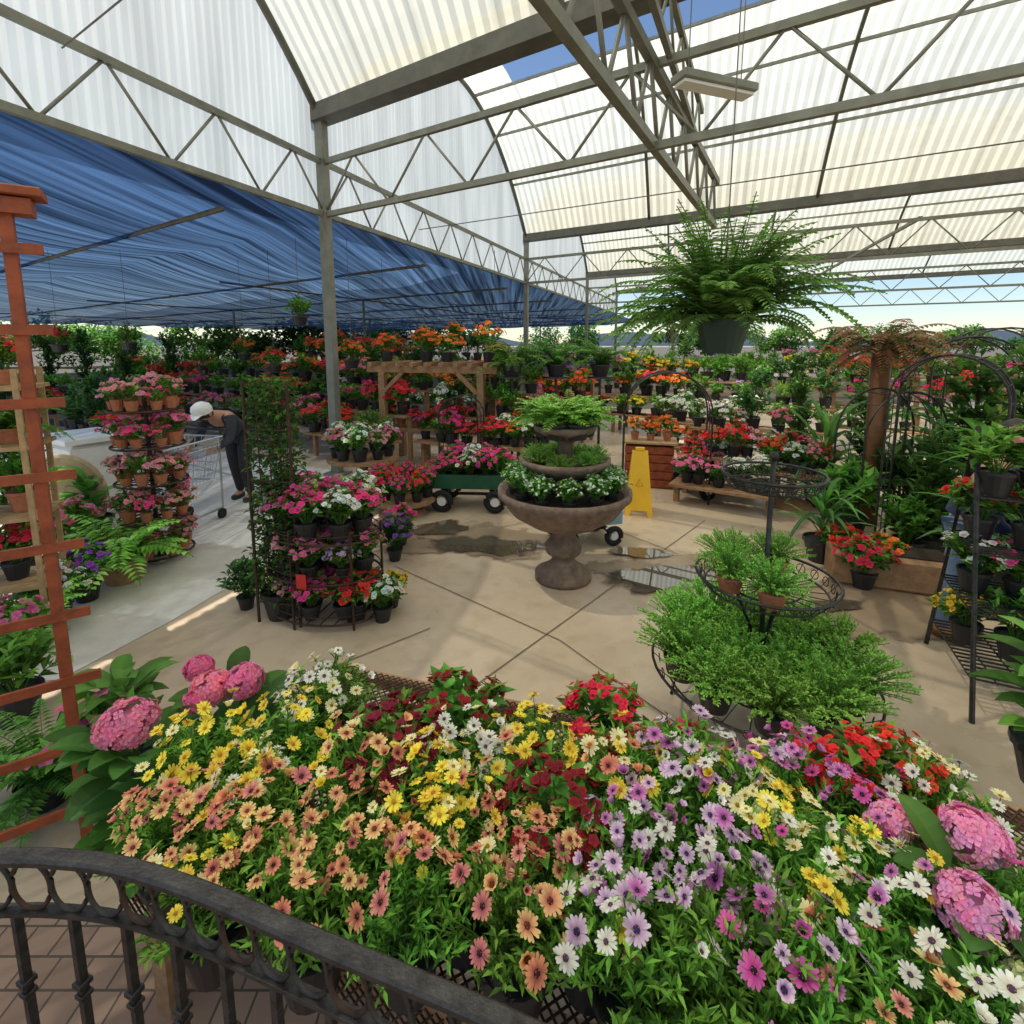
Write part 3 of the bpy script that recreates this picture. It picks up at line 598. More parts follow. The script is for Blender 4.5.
FG=[(205,835,'mixed','leftmost peach and yellow daisy plant at the front near the railing'),(305,850,'peach','peach daisy plant with big blooms just above the iron railing'),(405,852,'peach','sparse peach daisy plant front row, second from the railing corner'),
(515,868,'peach','peach daisy plant at the front edge over the wire mesh'),(640,905,'lilac','mostly green lilac daisy plant at the front edge'),(775,930,'purple','purple daisy plant at the front edge right of centre'),(895,965,'peach','leafy peach daisy plant in the front right corner'),
(1000,990,'white','white daisy plant at the extreme bottom right'),
(170,790,'peach','peach daisy plant at the left end of the bench'),(262,795,'peach','dense peach daisy plant middle row, first from left'),(355,795,'peach','dense peach daisy plant middle row, second from left'),(450,795,'yellow','yellow daisy plant in the centre of the middle row'),
(540,820,'peach','peach daisy plant right of the central yellow one'),(628,825,'lilac','pale lilac daisy plant in the middle of the bench'),(715,850,'lilac','lilac daisy plant with dark centres right of middle'),(795,840,'cream','cream daisy plant in the middle row right side'),(880,850,'cream','pale cream daisy plant beside the pink hydrangea'),
(200,735,'yellow','yellow and cream daisy plant behind the left end'),(285,715,'yellow','bright yellow daisy plant in the back row left'),(365,750,'mixed','mixed yellow and peach daisy plant in front of the dark red blooms'),(465,728,'white','white daisy plant in the back row centre'),(540,725,'yellow','yellow daisy plant in the back row centre right'),
(615,750,'mixed','small yellow and peach daisy plant behind the lilac one'),(690,755,'lilac','lilac daisy plant in the back row in front of the herbs'),(745,785,'yellow','yellow daisy plant between lilac and purple ones'),(790,765,'purple','purple daisy plant in the back row right'),(870,785,'magenta','deep magenta daisy plant below the red geraniums'),
(245,758,'cream','cream daisy plant between yellow and peach ones at left'),(420,772,'yellow','yellow daisy plant just left of the central dark red one'),(500,768,'mixed','yellow and peach daisy plant just right of the white one'),(680,800,'lilac','pale lilac daisy plant in front of the lone back row lilac'),
(325,675,'white','small white daisy plant at the very back left'),(930,770,'white','small white daisy plant beside red geraniums')]
for px,py,c,l in FG:
    p=G(px,py,.84); fr=py>846 and px!=715 and not c=='cream'
    daisyplant((p.x,p.y,BZ+.006),c,l,19 if fr else 34,ru(.86,1.0),.86 if fr else .74)
for px,py,c,l in [(398,715,'darkred','dark red mounded plant in the back row'),(455,690,'darkred','dark red mounded plant at the very back'),(562,775,'darkred','dark red mounded plant in the middle of the daisies'),(612,690,'red','bright red geranium at the back of the bench left of the herbs'),
  (690,722,'red','red geranium in front of the herb tray'),(845,742,'red','red geranium right of the herb tray'),(893,742,'red','rightmost bright red geranium on the bench')]:
    p=G(px,py,.86 if c=='darkred' else .84); plant((p.x,p.y,BZ+.006),'x',l,'flower',None,c,'black',1.1 if c=='darkred' else (1.0 if px==612 else (1.0 if px>800 else .85)),fr=.0125,n=8,name='geranium' if c=='red' else 'flowering_plant')
for px,py,l,s in[(465,835,'green daisy plant with few blooms, front centre',.85),(590,870,'green daisy plant with few blooms, right of front centre',.85),(830,900,'green daisy plant with few blooms, front right',.95),(960,900,'green daisy plant with few blooms beside the pink hydrangea',.95),(720,960,'green daisy plant with few blooms at the bottom edge',.95),(350,830,'green daisy plant with few blooms above the railing',.85),(1010,900,'green daisy plant with few blooms at the right edge',.9),(830,1000,'green daisy plant with few blooms at the bottom right',.9)]:
    p=G(px,py,.80 if s>.8 else .72); daisyplant((p.x,p.y,BZ+.006),'mixed' if px<700 else 'purple',l,6,s)
# hydrangeas
def hydrangea(loc,heads,colr,label,s=1,seed=3):
    random.seed(seed); e=E('hydrangea',loc,label,'hydrangea'); O('pot',potmesh(.11,.17,'black'),e); mb=MB()
    for i in range(60):
        a=rnd()*6.28; z=ru(.15,.46); rr=.02+.12*rnd(); mb.blade((rr*math.cos(a),rr*math.sin(a),z),(math.cos(a),math.sin(a),ru(.1,1.3)),ru(.09,.14),.075,1.0,6,tuple(q*.5 for q in random.choice(GR[:3]+[(.06,.18,.03)])),shape=lambda t:math.sin(PI*min(1,.05+t*.93))**.8)
    mb.build('foliage',M['veg'],e)
    for hx,hy,hz,hr in heads:
        mb=MB()
        for i in range(170):
            d=V((ru(-1,1),ru(-1,1),ru(-.5,1))).normalized(); q=1+ru(-.1,.12); floret(mb,V((d.x*hr*q,d.y*hr*q,d.z*hr*.8*q)),d+V((ru(-.4,.4),ru(-.4,.4),0)),.0135,tuple(min(1,c*ru(.75,1.25)) for c in colr),0,4,tuple(c*.8 for c in colr))
        mb.ball((0,0,0),hr*.82,10,col=tuple(c*.5 for c in colr),sz=.75); mb.tube([(0,0,-hr*.3),(-hx*.6,-hy*.6,-.25)],.004,4,(.06,.12,.02))
        O('flower_head',mb.mesh('flower_head',M['petal']),e,(hx,hy,hz))
    e.scale=(s,s,s)
p=G(150,725,.8); hydrangea((p.x,p.y,.3),[(-.02,-.05,.52,.066),(.1,.12,.5,.05)],(.82,.25,.36),'pink hydrangea with one big flower head beside the redwood trellis',1.05,3)
p=G(222,690,.8); hydrangea((p.x,p.y,.3),[(.07,0,.53,.055),(-.04,-.06,.51,.036),(-.12,.08,.52,.04)],(.82,.2,.34),'pink hydrangea with three flower heads at the back left of the bench',1.0,4)
p=G(985,880,.85); hydrangea((p.x,p.y,BZ-.15),[(-.04,-.02,.46,.06),(.06,.09,.5,.055),(-.06,.16,.46,.04)],(.85,.35,.55),'pink and mauve hydrangea at the right end of the bench',1.0,5)
p=G(1015,935,.85); hydrangea((p.x+.02,p.y,BZ-.15),[(0,-.03,.46,.05)],(.6,.65,.35),'pale green hydrangea head at the right edge of the bench',.9,6)
# ---------------- iron railing
random.seed(41)
rp=[G(x,y,1.0) for x,y in((-260,878),(-130,864),(0,857),(60,858),(120,866),(200,891),(300,934),(400,976),(480,1010),(540,1038),(660,1090),(800,1150))]
def resamp(pts,step):
    out=[pts[0].copy()]; acc=0
    for a,b in zip(pts,pts[1:]):
        L=(b-a).length
        while acc+L>=step:
            t=(step-acc)/L; a=a.lerp(b,t); out.append(a.copy()); L=(b-a).length; acc=0
        acc+=L
    return out
sm=[]
for i in range(len(rp)-1):
    p0=rp[max(i-1,0)];p1=rp[i];p2=rp[i+1];p3=rp[min(i+2,len(rp)-1)]
    for k in range(6):
        t=k/6; sm.append(.5*((2*p1)+(p2-p0)*t+(2*p0-5*p1+4*p2-p3)*t*t+(3*p1-p0-3*p2+p3)*t**3))
sm.append(rp[-1])
off=V((sm[0].x,sm[0].y,0)); rl=E('iron_railing',off,'black wrought iron railing with a row of rings at the bottom left','railing')
def rel(z,pts=sm): return [V((p.x,p.y,z))-off for p in pts]
mb=MB(); w=.015; mb.sweep(rel(1.0),[(-w,-.006),(-w*.6,-.009),(w*.6,-.009),(w,-.006),(w,.003),(w*.7,.007),(-w*.7,.007),(-w,.003)]); mb.build('top_rail',M['iron'],rl,smooth=False)
for z in(.890,.09): mb=MB(); mb.sweep(rel(z),[(-.010,-.004),(.010,-.004),(.010,.004),(-.010,.004)]); mb.build('rail',M['iron'],rl)
rs=resamp(sm,.070)
for i in range(len(rs)-1):
    c=(rs[i]+rs[i+1])/2; d=(rs[i+1]-rs[i]).normalized(); mb=MB(); mb.ring((0,0,0),.0345,.0045,26,(d,V((0,0,1.4))),6); mb.build('ring',M['ironrust'] if i%3==0 else M['iron'],rl,V((c.x,c.y,.942))-off,smooth=True)
rs=resamp(sm,.105)
bm_=MB(); bm_.box((0,0,.489),(.013,.013,.79)); bm_.box((0,0,.74),(.022,.022,.012),bev=1); bm_.box((0,0,.715),(.020,.020,.010),bev=1); bme=bm_.mesh('baluster',M['iron'])
for p in rs: d=p-off; O('baluster',bme,rl,(d.x,d.y,0),(0,0,R(-20)))
# ---------------- redwood trellis at left
tb=G(88,838); tr=E('wooden_trellis',tb,'tall orange-red wooden ladder trellis at the left edge','trellis',rz=math.atan2(.55,.84))
for x in(0,-.75):
    mb=MB(); mb.box((x,0,1.18),(.034,.034,2.36),bev=1); mb.build('post',M['redwood'],tr)
for k in range(9):
    z=.16+.255*k+ru(-.006,.006); mb=MB(); mb.box((-.36,-.024,z),(.90+ru(-.02,.04),.013,.034)); mb.build('rung',M['redwood'],tr)
mb=MB(); mb.box((-.36,0,2.38),(.92,.12,.03),bev=1); mb.box((-.36,0,2.335),(.86,.08,.05)); mb.build('cap',M['redwood'],tr)
# left shelf with plants
lc=G(-35,640); ls=E('plant_shelf',lc,'pale wooden four-shelf plant stand behind the redwood trellis','shelf',rz=R(25))
for z in(.35,.8,1.25,1.62):
    mb=MB(); [mb.box((0,-.15+.1*j,z),(1.05,.085,.025)) for j in range(4)]; mb.build('shelf',M['palewood'],ls)
for x in(-.48,.48):
    for y in(-.19,.19): mb=MB(); mb.box((x,y,.87),(.03,.02,1.74)); mb.build('leg',M['palewood'],ls)
ca,sa=math.cos(R(25)),math.sin(R(25))
for x,z,k,co,pt,s,l in[(.3,.365,'leafy','red','black',1,'red bloomed plant on the lowest shelf behind the trellis'),(0,.365,'leafy',None,'black',1.2,'green plant on the lowest shelf behind the trellis'),
 (.38,.815,'leafy',None,'terra',1.1,'leafy plant in a clay pot on the second shelf behind the trellis'),(.08,.815,'fern',None,'terra',.7,'fern in a clay pot on the second shelf behind the trellis'),
 (.36,1.265,'fern',None,'terra',.75,'fern in a clay pot on the third shelf behind the trellis'),(.05,1.265,'lime',None,'terra',.9,'lime fern on the third shelf behind the trellis'),
 (.36,1.635,'leafy','red','terra',.8,'small red flowering plant on the top shelf behind the trellis')]:
    plant((lc.x+x*ca,lc.y+x*sa,z),k,l,'potted plant',None,co,pt,s)
for px,py,k,co,pt,s,l in[(50,800,'fern',None,'black',.9,'dark green fern on the floor behind the lowest trellis rungs'),(20,720,'leafy',None,'black',1.4,'leafy plant on the floor behind the trellis'),(110,800,'leafy','pink','black',1.3,'leafy plant with a few pink blooms beside the foot of the trellis'),(130,780,'broad',None,'black',1.1,'broad leaved plant between trellis and flower bench'),
 (88,600,'leafy','purple','black',1.2,'deep purple flowering pot at the walkway edge'),(60,620,'leafy','white','black',1.1,'white flowering pot at the walkway edge'),(30,640,'lime',None,'black',1.1,'lime green fern pot on the floor at the left edge'),(15,660,'leafy','pink','black',1.1,'pink flowering pot on the floor at the left edge'),
 (125,580,'lime',None,'wood',1.6,'large lime green fern in a wooden tub on the walkway'),(75,560,'leafy','pink','black',1.5,'pink flowering pot near the round tan stone disc'),(247,608,'dark',None,'black',.8,'small narrow dark plant left of the rusty trellis'),(95,540,'broad',None,'black',1.5,'broad leaved plant beside the wooden tub'),
 (356,619,'x','red','black',1.15,'red flowering pot on the floor beside the rusty stand'),(383,620,'x','white','black',.9,'white flowering pot on the floor right of the red one'),(30,590,'tall',None,'black',1.0,'tall green shrub behind the trellis'),(392,606,'x','yellow','black',.8,'yellow flowering pot on the floor behind the white one'),
 (862,588,'x','red','black',1.2,'red flowering pot on the floor right of the wire stand, front one'),(840,572,'x','red','black',1.2,'red flowering pot on the floor right of the wire stand, back one'),(885,580,'x','orange','black',1.1,'orange flowering pot right of the red floor pots'),
 (905,560,'leafy',None,'black',1.6,'green plant in the dark area under the arches'),(975,555,'broad',None,'black',1.3,'broad leaved plant behind the leaning shopper'),(820,560,'strap',None,'black',1.2,'strap leaved plant on the floor behind the wire stand'),
 (400,545,'leafy','hotpink','black',1.1,'hot pink pot on the floor right of the rusty stand'),(395,560,'dark','purple','black',.9,'purple bloomed dark plant right of the rusty stand')]:
    p=G(px,py); plant(p,k,l,'potted plant',None,co,pt,s,n=1 if py==800 else 2)
c=G(92,512); wb=E('white_planter_box',c,'large white stone planter box at the far left','planter',rz=R(-30)); mb=MB(); mb.box((0,0,.42),(.7,.5,.84),bev=1); mb.build('body',M['white'],wb); mb=MB(); mb.box((0,0,.87),(.8,.6,.06),bev=1); mb.build('rim',M['white'],wb)
c=G(68,540); td_=E('stone_disc',c,'round tan carved stone disc standing upright at the far left','stone disc',rz=R(-65))
mb=MB()
for r0,r1,t in((.001,.2,.05),(.2,.27,.07),(.27,.33,.05)):
    for k in range(28):
        a=2*PI*k/28;b=2*PI*(k+1)/28; mb.add([(t/2,r0*math.cos(a),.42+1.2*r0*math.sin(a)),(t/2,r1*math.cos(a),.42+1.2*r1*math.sin(a)),(t/2,r1*math.cos(b),.42+1.2*r1*math.sin(b)),(t/2,r0*math.cos(b),.42+1.2*r0*math.sin(b))],[(0,1,2,3)])
mb.tube([(0,.33*math.cos(2*PI*k/30),.42+.4*math.sin(2*PI*k/30)) for k in range(30)],.03,6,closed=True); mb.build('disc',M['tan'],td_); mb=MB(); mb.box((0,0,.015),(.2,.4,.03),bev=1); mb.build('foot',M['tan'],td_)
# ---------------- round pink rack
def rack(px,py,label,cols_,tiers,rad,pl):
    c=G(px,py); e=E('round_plant_rack',c,label,'plant rack'); hh=tiers[-1]+.25
    mb=MB(); mb.tube([(0,0,0),(0,0,hh)],.018,8); mb.build('pole',M['ironrust'],e)
    for z in tiers:
        mb=MB(); mb.ring((0,0,z),rad,.01,24); mb.ring((0,0,z),rad*.6,.006,24)
        for k in range(10): a=k*.628; mb.tube([(0,0,z),(rad*math.cos(a),rad*math.sin(a),z)],.005,4)
        mb.build('tier',M['ironrust'],e)
        for k in range(9):
            a=k*.698+rnd()*.2; mini((c.x+rad*.8*math.cos(a),c.y+rad*.8*math.sin(a),z+.01),'x',pl,'potted plant',pl.replace('pot ','pots ',1),random.choice(cols_),.74*ru(.85,1.1),'terra')
rack(160,556,'tall round rack of small pink flower pots beside the walkway',['pink','rose','rose','hotpink','rose'],(.06,.38,.70,1.02,1.33),.27,'small pink and rose flower pot on the tall round rack')
# ---------------- rusty stand with rounded tiers and trellis (mid left)
c=G(328,612); rs_=E('rusty_plant_stand',c,'rusty rounded three-tier metal plant stand with pink and lilac flowers','plant stand',rz=R(-12))
SX=.41; SY=.26
for z in (.05,.33,.60):
    mb=MB(); mb.tube([(SX*math.cos(k*PI/16),SY*math.sin(k*PI/16),z) for k in range(32)],.008,5,closed=True); mb.tube([(SX*.98*math.cos(k*PI/16),SY*.98*math.sin(k*PI/16),z+.05) for k in range(32)],.004,5,closed=True)
    for j in range(9):
        x=-SX*.9+SX*.225*j; y=SY*math.sqrt(max(0,1-(x/SX)**2)); mb.bar((x,-y,z),(x,y,z),.006)
    mb.build('shelf',M['ironrust'],rs_)
for k in range(6):
    a=k*PI/3+.3; mb=MB(); mb.tube([(SX*math.cos(a),SY*math.sin(a),0),(SX*math.cos(a),SY*math.sin(a),.68)],.008,6); mb.build('leg',M['ironrust'],rs_)
mb=MB(); mb.box((.0,-.28,.36),(.07,.004,.1)); mb.build('price_tag',M['redtag'],rs_)
ca,sa=math.cos(R(-12)),math.sin(R(-12))
for z,cc,l in((.06,['hotpink','darkred','rose'],'on the bottom tier of the rusty stand'),(.34,['pink','lilac','rose'],'on the middle tier of the rusty stand'),(.615,['hotpink','white','pink'],'on the upper tier of the rusty stand')):
    for k in range(11):
        a=k/8*2*PI if k<8 else k*2.1; q=.72 if k<8 else .25
        x=SX*q*math.cos(a); y=SY*q*math.sin(a); co=cc[k%3]; kd_=KD.get(co,'plant with dark red blooms'); plant((c.x+x*ca-y*sa,c.y+x*sa+y*ca,z+(.03 if k>=8 else 0)),'leafy','potted '+kd_+' '+l,'flower','potted '+kd_+'s '+l,co,'black',(.8 if z<.6 else .95)*ru(.85,1.15),fr=.02,n=3)
c=G(262,622); vt=E('rusty_trellis',c,'tall narrow rusty trellis with a climbing green vine','trellis',rz=R(-12))
for x in(-.02,.30): mb=MB(); mb.tube([(x,0,0),(x,0,1.65)],.010,6); mb.build('post',M['ironrust'],vt)
mb=MB()
for k in range(9): mb.bar((-.02,0,.15+.17*k),(.30,0,.15+.17*k),.008)
for x in(.06,.14,.22): mb.tube([(x,0.01,.15),(x,.01,1.51)],.005,4)
mb.build('lattice',M['ironrust'],vt)
vp=E('climbing_vine',(c.x+.10,c.y+.08,0),'green climbing vine growing up the rusty trellis','vine',rz=R(-12)); O('pot',potmesh(.12,.2,'black'),vp); mb=MB()
for i in range(2600):
    z=ru(.15,1.68); mb.leaf(V((.04+ru(-.19,.19)*(1.1-.3*z/1.6),ru(-.10,.10),z)),V((ru(-1,1),ru(-1,.5),ru(-.6,.6))),.05,.028,random.choice(DK+GR[:2]))
for k in range(5): mb.tube([(.02*k,0,.15),(.03*k+.03*math.sin(k),0.02,.8),(.02+.03*k,0,1.6)],.004,4,(.08,.07,.03))
mb.build('foliage',M['veg'],vp)
# ---------------- wagons
def wagon(px,py,label,m,rz,cc,pl,n=5,hand=True,sc=1.0):
    c=G(px,py); e=E('garden_wagon',c,label,'wagon',rz=rz,s=sc)
    mb=MB()
    for x,y,w_,d_ in((0,-.22,.86,.03),(0,.22,.86,.03),(-.43,0,.03,.41),(.43,0,.03,.41)): mb.box((x,y,.34),(w_,d_,.16))
    mb.box((0,0,.27),(.82,.40,.02)); mb.build('bed',M[m],e)
    mb=MB(); mb.bar((-.3,-.26,.12),(-.3,.26,.12),.02); mb.bar((.3,-.26,.12),(.3,.26,.12),.02); mb.bar((-.3,0,.14),(.3,0,.14),.03); mb.bar((-.3,0,.14),(-.3,0,.26),.04); mb.bar((.3,0,.14),(.3,0,.26),.04); mb.build('axle',M['iron'],e)
    if hand: mb=MB(); mb.tube([(.42,0,.2),(.72,0,.5),(.85,0,.75),(.85,-.09,.77)],.012,6); mb.build('handle',M['iron'],e)
    for x in(-.3,.3):
        for y in(-.27,.27):
            mb=MB(); mb.ring((0,0,0),.095,.035,22,(V((1,0,0)),V((0,0,1))),8); wo=mb.build('wheel',M['rubber'],e,(x,y,.128),smooth=True)
            mb=MB(); mb.tube([(0,-.025,0),(0,.025,0)],.05,16); mb.build('rim',M['white'],wo)
    ca,sa=math.cos(rz)*sc,math.sin(rz)*sc
    for i in range(n):
        for j in(-.1,.1):
            x=-.34+.68*i/(n-1); co=cc[i%len(cc)]; plant((c.x+x*ca-j*sa,c.y+x*sa+j*ca,.285*sc),'leafy','potted '+KD[co]+' '+pl,'flower','potted '+KD[co]+'s '+pl,co,'black',1.0*sc*ru(.85,1.2))
wagon(472,505,'dark green garden wagon full of hot pink flowers','green',R(-4),['hotpink','hotpink','white'],'in the dark green garden wagon')
wagon(712,492,'green garden wagon near the small metal arch','green',R(20),['red','pink','white'],'in the green garden wagon near the small arch',hand=False)
wagon(583,540,'pale blue garden wagon mostly hidden behind the stone planter','bluep',R(15),['white','lilac'],'in the pale blue wagon behind the planter',4,False,.75)
# ---------------- round display tables
def rtable(px,py,r,h,label,cc,pl,n=9):
    c=G(px,py); e=E('round_table',c,label,'table'); mb=MB(); mb.lathe([(.001,h-.04),(r,h-.04),(r,h),(.001,h)],28); mb.build('tabletop',M['wood'],e)
    mb=MB(); mb.lathe([(.001,0),(.25,0),(.22,.04),(.06,.1),(.05,h-.08),(.12,h-.041)],16); mb.build('pedestal',M['wood'],e)
    for k in range(n):
        a=k/n*6.28; co=cc[k%len(cc)]; plant((c.x+r*.72*math.cos(a),c.y+r*.72*math.sin(a),h),'leafy','potted '+KD[co]+' '+pl,'flower','potted '+KD[co]+'s '+pl,co,'black',ru(.85,1.2))
rtable(365,500,.42,.55,'round wooden table of pink and white flowers behind the rusty stand',['pink','white','rose'],'on the round table behind the rusty stand')
rtable(405,512,.35,.18,'low round table of hot pink flowers left of the green wagon',['hotpink','red'],'on the low table left of the green wagon',8)
rtable(525,478,.4,.5,'round wooden table with orange and white flowers left of the planter',['orange','white','red'],'on the round table left of the stone planter')
rtable(790,505,.4,.45,'round wooden table of white and pink flowers behind the wire stand',['white','pink','red'],'on the round table behind the wire stand')
# ---------------- wooden arbor display
c=G(440,462); ab=E('wooden_arbor',c,'brown wooden arbor display stand with pots of orange flowers on top','arbor',rz=R(-15))
for x in(-.8,.8):
    for y in(-.3,.3): mb=MB(); mb.box((x,y,.72),(.1,.1,1.44),bev=1); mb.build('post',M['wood'],ab)
mb=MB()
for y in(-.3,.3): mb.box((0,y,1.49),(2.1,.07,.1))
for k in range(9): mb.box((-.92+.23*k,0,1.57),(.06,.95,.06))
mb.build('roof_slats',M['wood'],ab); mb=MB(); mb.box((0,0,.55),(1.6,.55,.05)); mb.build('shelf',M['wood'],ab)
for s in(-1,1): mb=MB(); mb.bar((s*.75,-.33,1.15),(s*.45,-.33,1.44),.06); mb.build('brace',M['wood'],ab)
for k in range(6):
    if k in(0,2,3,5): mini((c.x-.8+.32*k,c.y+.05-.05*k,1.60),'leafy','potted plant with orange blooms on top of the wooden arbor','flower','orange pots on top of the arbor','orange',1.4,'black')
    mini((c.x-.6+.24*k,c.y-.05*k,.58),'leafy','potted red flower on the inner shelf of the wooden arbor','flower','red pots inside the arbor','red',1.0,'terra')
# ferns on high plinths
for i,(px,l) in enumerate([(512,'leftmost fern on a high stand behind the stone planter'),(556,'middle fern on a high stand behind the stone planter'),(600,'rightmost fern on a high stand behind the stone planter')]):
    b=D(px,376,7.4+.2*i); e=E('pedestal',(b.x,b.y,0),l.replace('fern on a high stand','tall black pedestal under a fern'),'pedestal'); mb=MB(); mb.tube([(0,0,.02),(0,0,b.z-.02)],.02,8); mb.lathe([(.001,0),(.22,0),(.2,.03),(.001,.04)],16); mb.build('column',M['iron'],e); mb=MB(); mb.lathe([(.001,b.z-.03),(.2,b.z-.03),(.2,b.z-.003),(.001,b.z-.003)],20); mb.build('top',M['iron'],e)
    plant(b,'fern',l,'fern',None,None,'black',1.35,name='potted_fern')
for i,(px,py,dep,co,l) in enumerate([(352,368,8,'orange','hanging basket of orange flowers right of the roof post'),(425,350,9.5,'orange','hanging basket of orange flowers above the arbor'),(275,372,9,'red','hanging basket of red flowers left of the roof post'),(300,325,8,None,'dark leafy hanging basket beside the roof post'),(495,365,9,'orange','hanging basket of orange flowers left of the ferns'),(60,352,9,'red','hanging basket of red flowers at the far left'),(385,362,10,'red','hanging basket of red flowers left of the arbor'),(455,345,10,'orange','hanging basket of orange flowers right above the arbor'),(130,350,9,None,'leafy hanging basket above the white planter box'),(245,360,10,'orange','hanging basket of orange flowers above the bending person'),(335,350,10,'red','hanging basket of red flowers right behind the roof post')]):
    p=D(px,py,dep); e=E('hanging_basket',p,l,'hanging basket'); O('basket',potmesh(.12,.13,'black'),e); O('foliage',foliage('leafy',i%2)[0],e,(0,0,.1),s=1.3)
    if co: O('blossoms',blossoms('leafy',i%2,co),e,(0,0,.1),s=1.3)
    mb=MB(); [mb.tube([(.11*math.cos(k*2.09),.11*math.sin(k*2.09),.12),(0,0,.5),(0,0,3.45-p.z)],.004,4) for k in range(3)]; mb.build('hanger',M['steeld'],e)
# ---------------- metal arches
def arch(px0,py0,px1,py1,top,label,dd=.35,dep=None):
    a=G(px0,py0);b=G(px1,py1); w_=(b-a).length; x=(b-a).normalized(); y=V((-x.y,x.x,0)); e=E('metal_arch',a,label,'garden arch'); h0=top-w_/2
    def pt(t,o):
        if t<.3: return y*o+V((0,0,h0*t/.3))
        if t>.7: return x*w_+y*o+V((0,0,h0*(1-t)/.3))
        q=PI*(t-.3)/.4; return x*(w_/2-w_/2*math.cos(q))+y*o+V((0,0,h0+w_/2*math.sin(q)))
    for o in(0,dd): mb=MB(); mb.tube([pt(k/40,o) for k in range(41)],.010,6); mb.build('hoop',M['iron'],e,smooth=True)
    mb=MB(); [mb.tube([pt(k/20,0),pt(k/20,dd)],.005,4) for k in range(1,20)]; mb.tube([pt(k/40,dd/2) for k in range(41)],.005,4); mb.build('rungs',M['iron'],e)
arch(622,500,708,505,1.55,'small metal garden arch behind the wet floor sign')
arch(872,560,985,590,1.8,'tall metal garden arch at right, nearest of the group')
arch(895,530,1015,545,1.95,'tall metal garden arch at right, second of the group')
arch(930,510,1045,520,2.05,'tall metal garden arch at right, third of the group')
arch(855,545,935,540,1.45,'smaller metal garden arch left of the tall ones')
arch(440,478,478,480,1.15,'little black arch beside the wooden arbor')
# ---------------- right A-frame rack
c=G(1045,700); rk=E('metal_plant_rack',c,'dark metal four-shelf plant rack at the right edge','plant rack',rz=R(-25))
for x in(-.42,.42):
    mb=MB(); mb.tube([(x,-.38,0),(x,0,1.45),(x,.38,0)],.013,6); mb.build('side_frame',M['iron'],rk)
for z,d_ in((.2,.62),(.52,.5),(.82,.38),(1.1,.24)):
    mb=MB(); n_=int(d_/.04)
    for j in range(n_+1): mb.bar((-.42,-d_/2+j*d_/n_,z),(.42,-d_/2+j*d_/n_,z),.008)
    for k in range(9): mb.bar((-.42+.105*k,-d_/2,z-.008),(-.42+.105*k,d_/2,z-.008),.006)
    mb.build('shelf',M['iron'],rk)
ca,sa=math.cos(R(-25)),math.sin(R(-25))
for z,cc,l in((.21,['yellow',None,'red'],'lowest'),(.53,['white','hotpink','red'],'second'),(.83,['red',None,'rose'],'third'),(1.11,[None,'rose','pink'],'top')):
    for k in range(5):
        x=-.34+.18*k; co=cc[k%3]; kd='leafy' if k%2 else 'x'
        nm=KD[co] if co else 'plain green plant'
        y=ru(-.1,.08); plant((c.x+x*ca-y*sa,c.y+x*sa+y*ca,z),kd,'potted '+nm+' on the '+l+' shelf of the metal rack at right','potted plant','potted '+nm+'s on the '+l+' shelf of the right rack',co,'black',ru(.95,1.15),fr=.020,n=2)
for px,py,k,s,l in[(822,505,'strap',2.0,'tall dark strap leaved plant behind the wire stand'),(795,478,'tall',1.2,'tall green shrub behind the wire stand'),(860,500,'tall',1.2,'tall green shrub left of the metal arches'),(935,525,'strap',2.2,'large strap leaved plant under the arches'),(985,560,'broad',2.3,'large broad leaved plant behind the right rack'),(1020,600,'strap',2.0,'strap leaved plant at the right edge'),(925,560,'tall',1.0,'tall green shrub inside the nearest arch'),(700,470,'leafy',1.5,'big leafy plant behind the green wagon'),(845,540,'leafy',2.2,'big leafy plant left of the wooden trough'),(900,530,'dark',2.0,'big dark leafy plant behind the wooden trough'),(960,540,'tall',1.5,'tall green shrub behind the nearest arch'),(1015,560,'tall',1.6,'tall green shrub at the right edge')]:
    plant(G(px,py),k,l,'plant',None,None,'black',s,name='tall_plant')
p=G(1055,800,.3); plant((p.x+.1,p.y+.1,.25),'broad','broad leaved plant at the right edge beyond the hydrangeas','plant',None,None,'black',1.15)
c=G(875,588); wt=E('planter_trough',c,'brown wooden planter trough under the arches','planter',rz=R(-20)); mb=MB(); mb.box((.1,.1,.14),(.8,.3,.28),bev=1); mb.build('body',M['wood'],wt); mb=MB(); mb.box((.1,.1,.283),(.72,.24,.01)); mb.build('soil',M['soil'],wt)
# dry palm on post
p=D(882,348,5.2); dp=E('dry_palm',(p.x,p.y,0),'brown drooping dry palm like plant on a tall reddish trunk at right','palm'); mb=MB(); mb.tube([(0,0,0),(.02,0,p.z*.5),(0,0,p.z)],.09,9); mb.build('trunk',M['copper'],dp,smooth=True)
mb=MB()
for i in range(44): a=rnd()*6.28; frond(mb,(0,0,p.z-.02),(math.cos(a),math.sin(a),ru(.0,1.5)),ru(.45,.85),.12,ru(1.8,3.4),20,[(.20,.08,.045),(.22,.13,.06),(.12,.09,.045),(.08,.11,.03)])
mb.build('crown',M['veg'],dp)
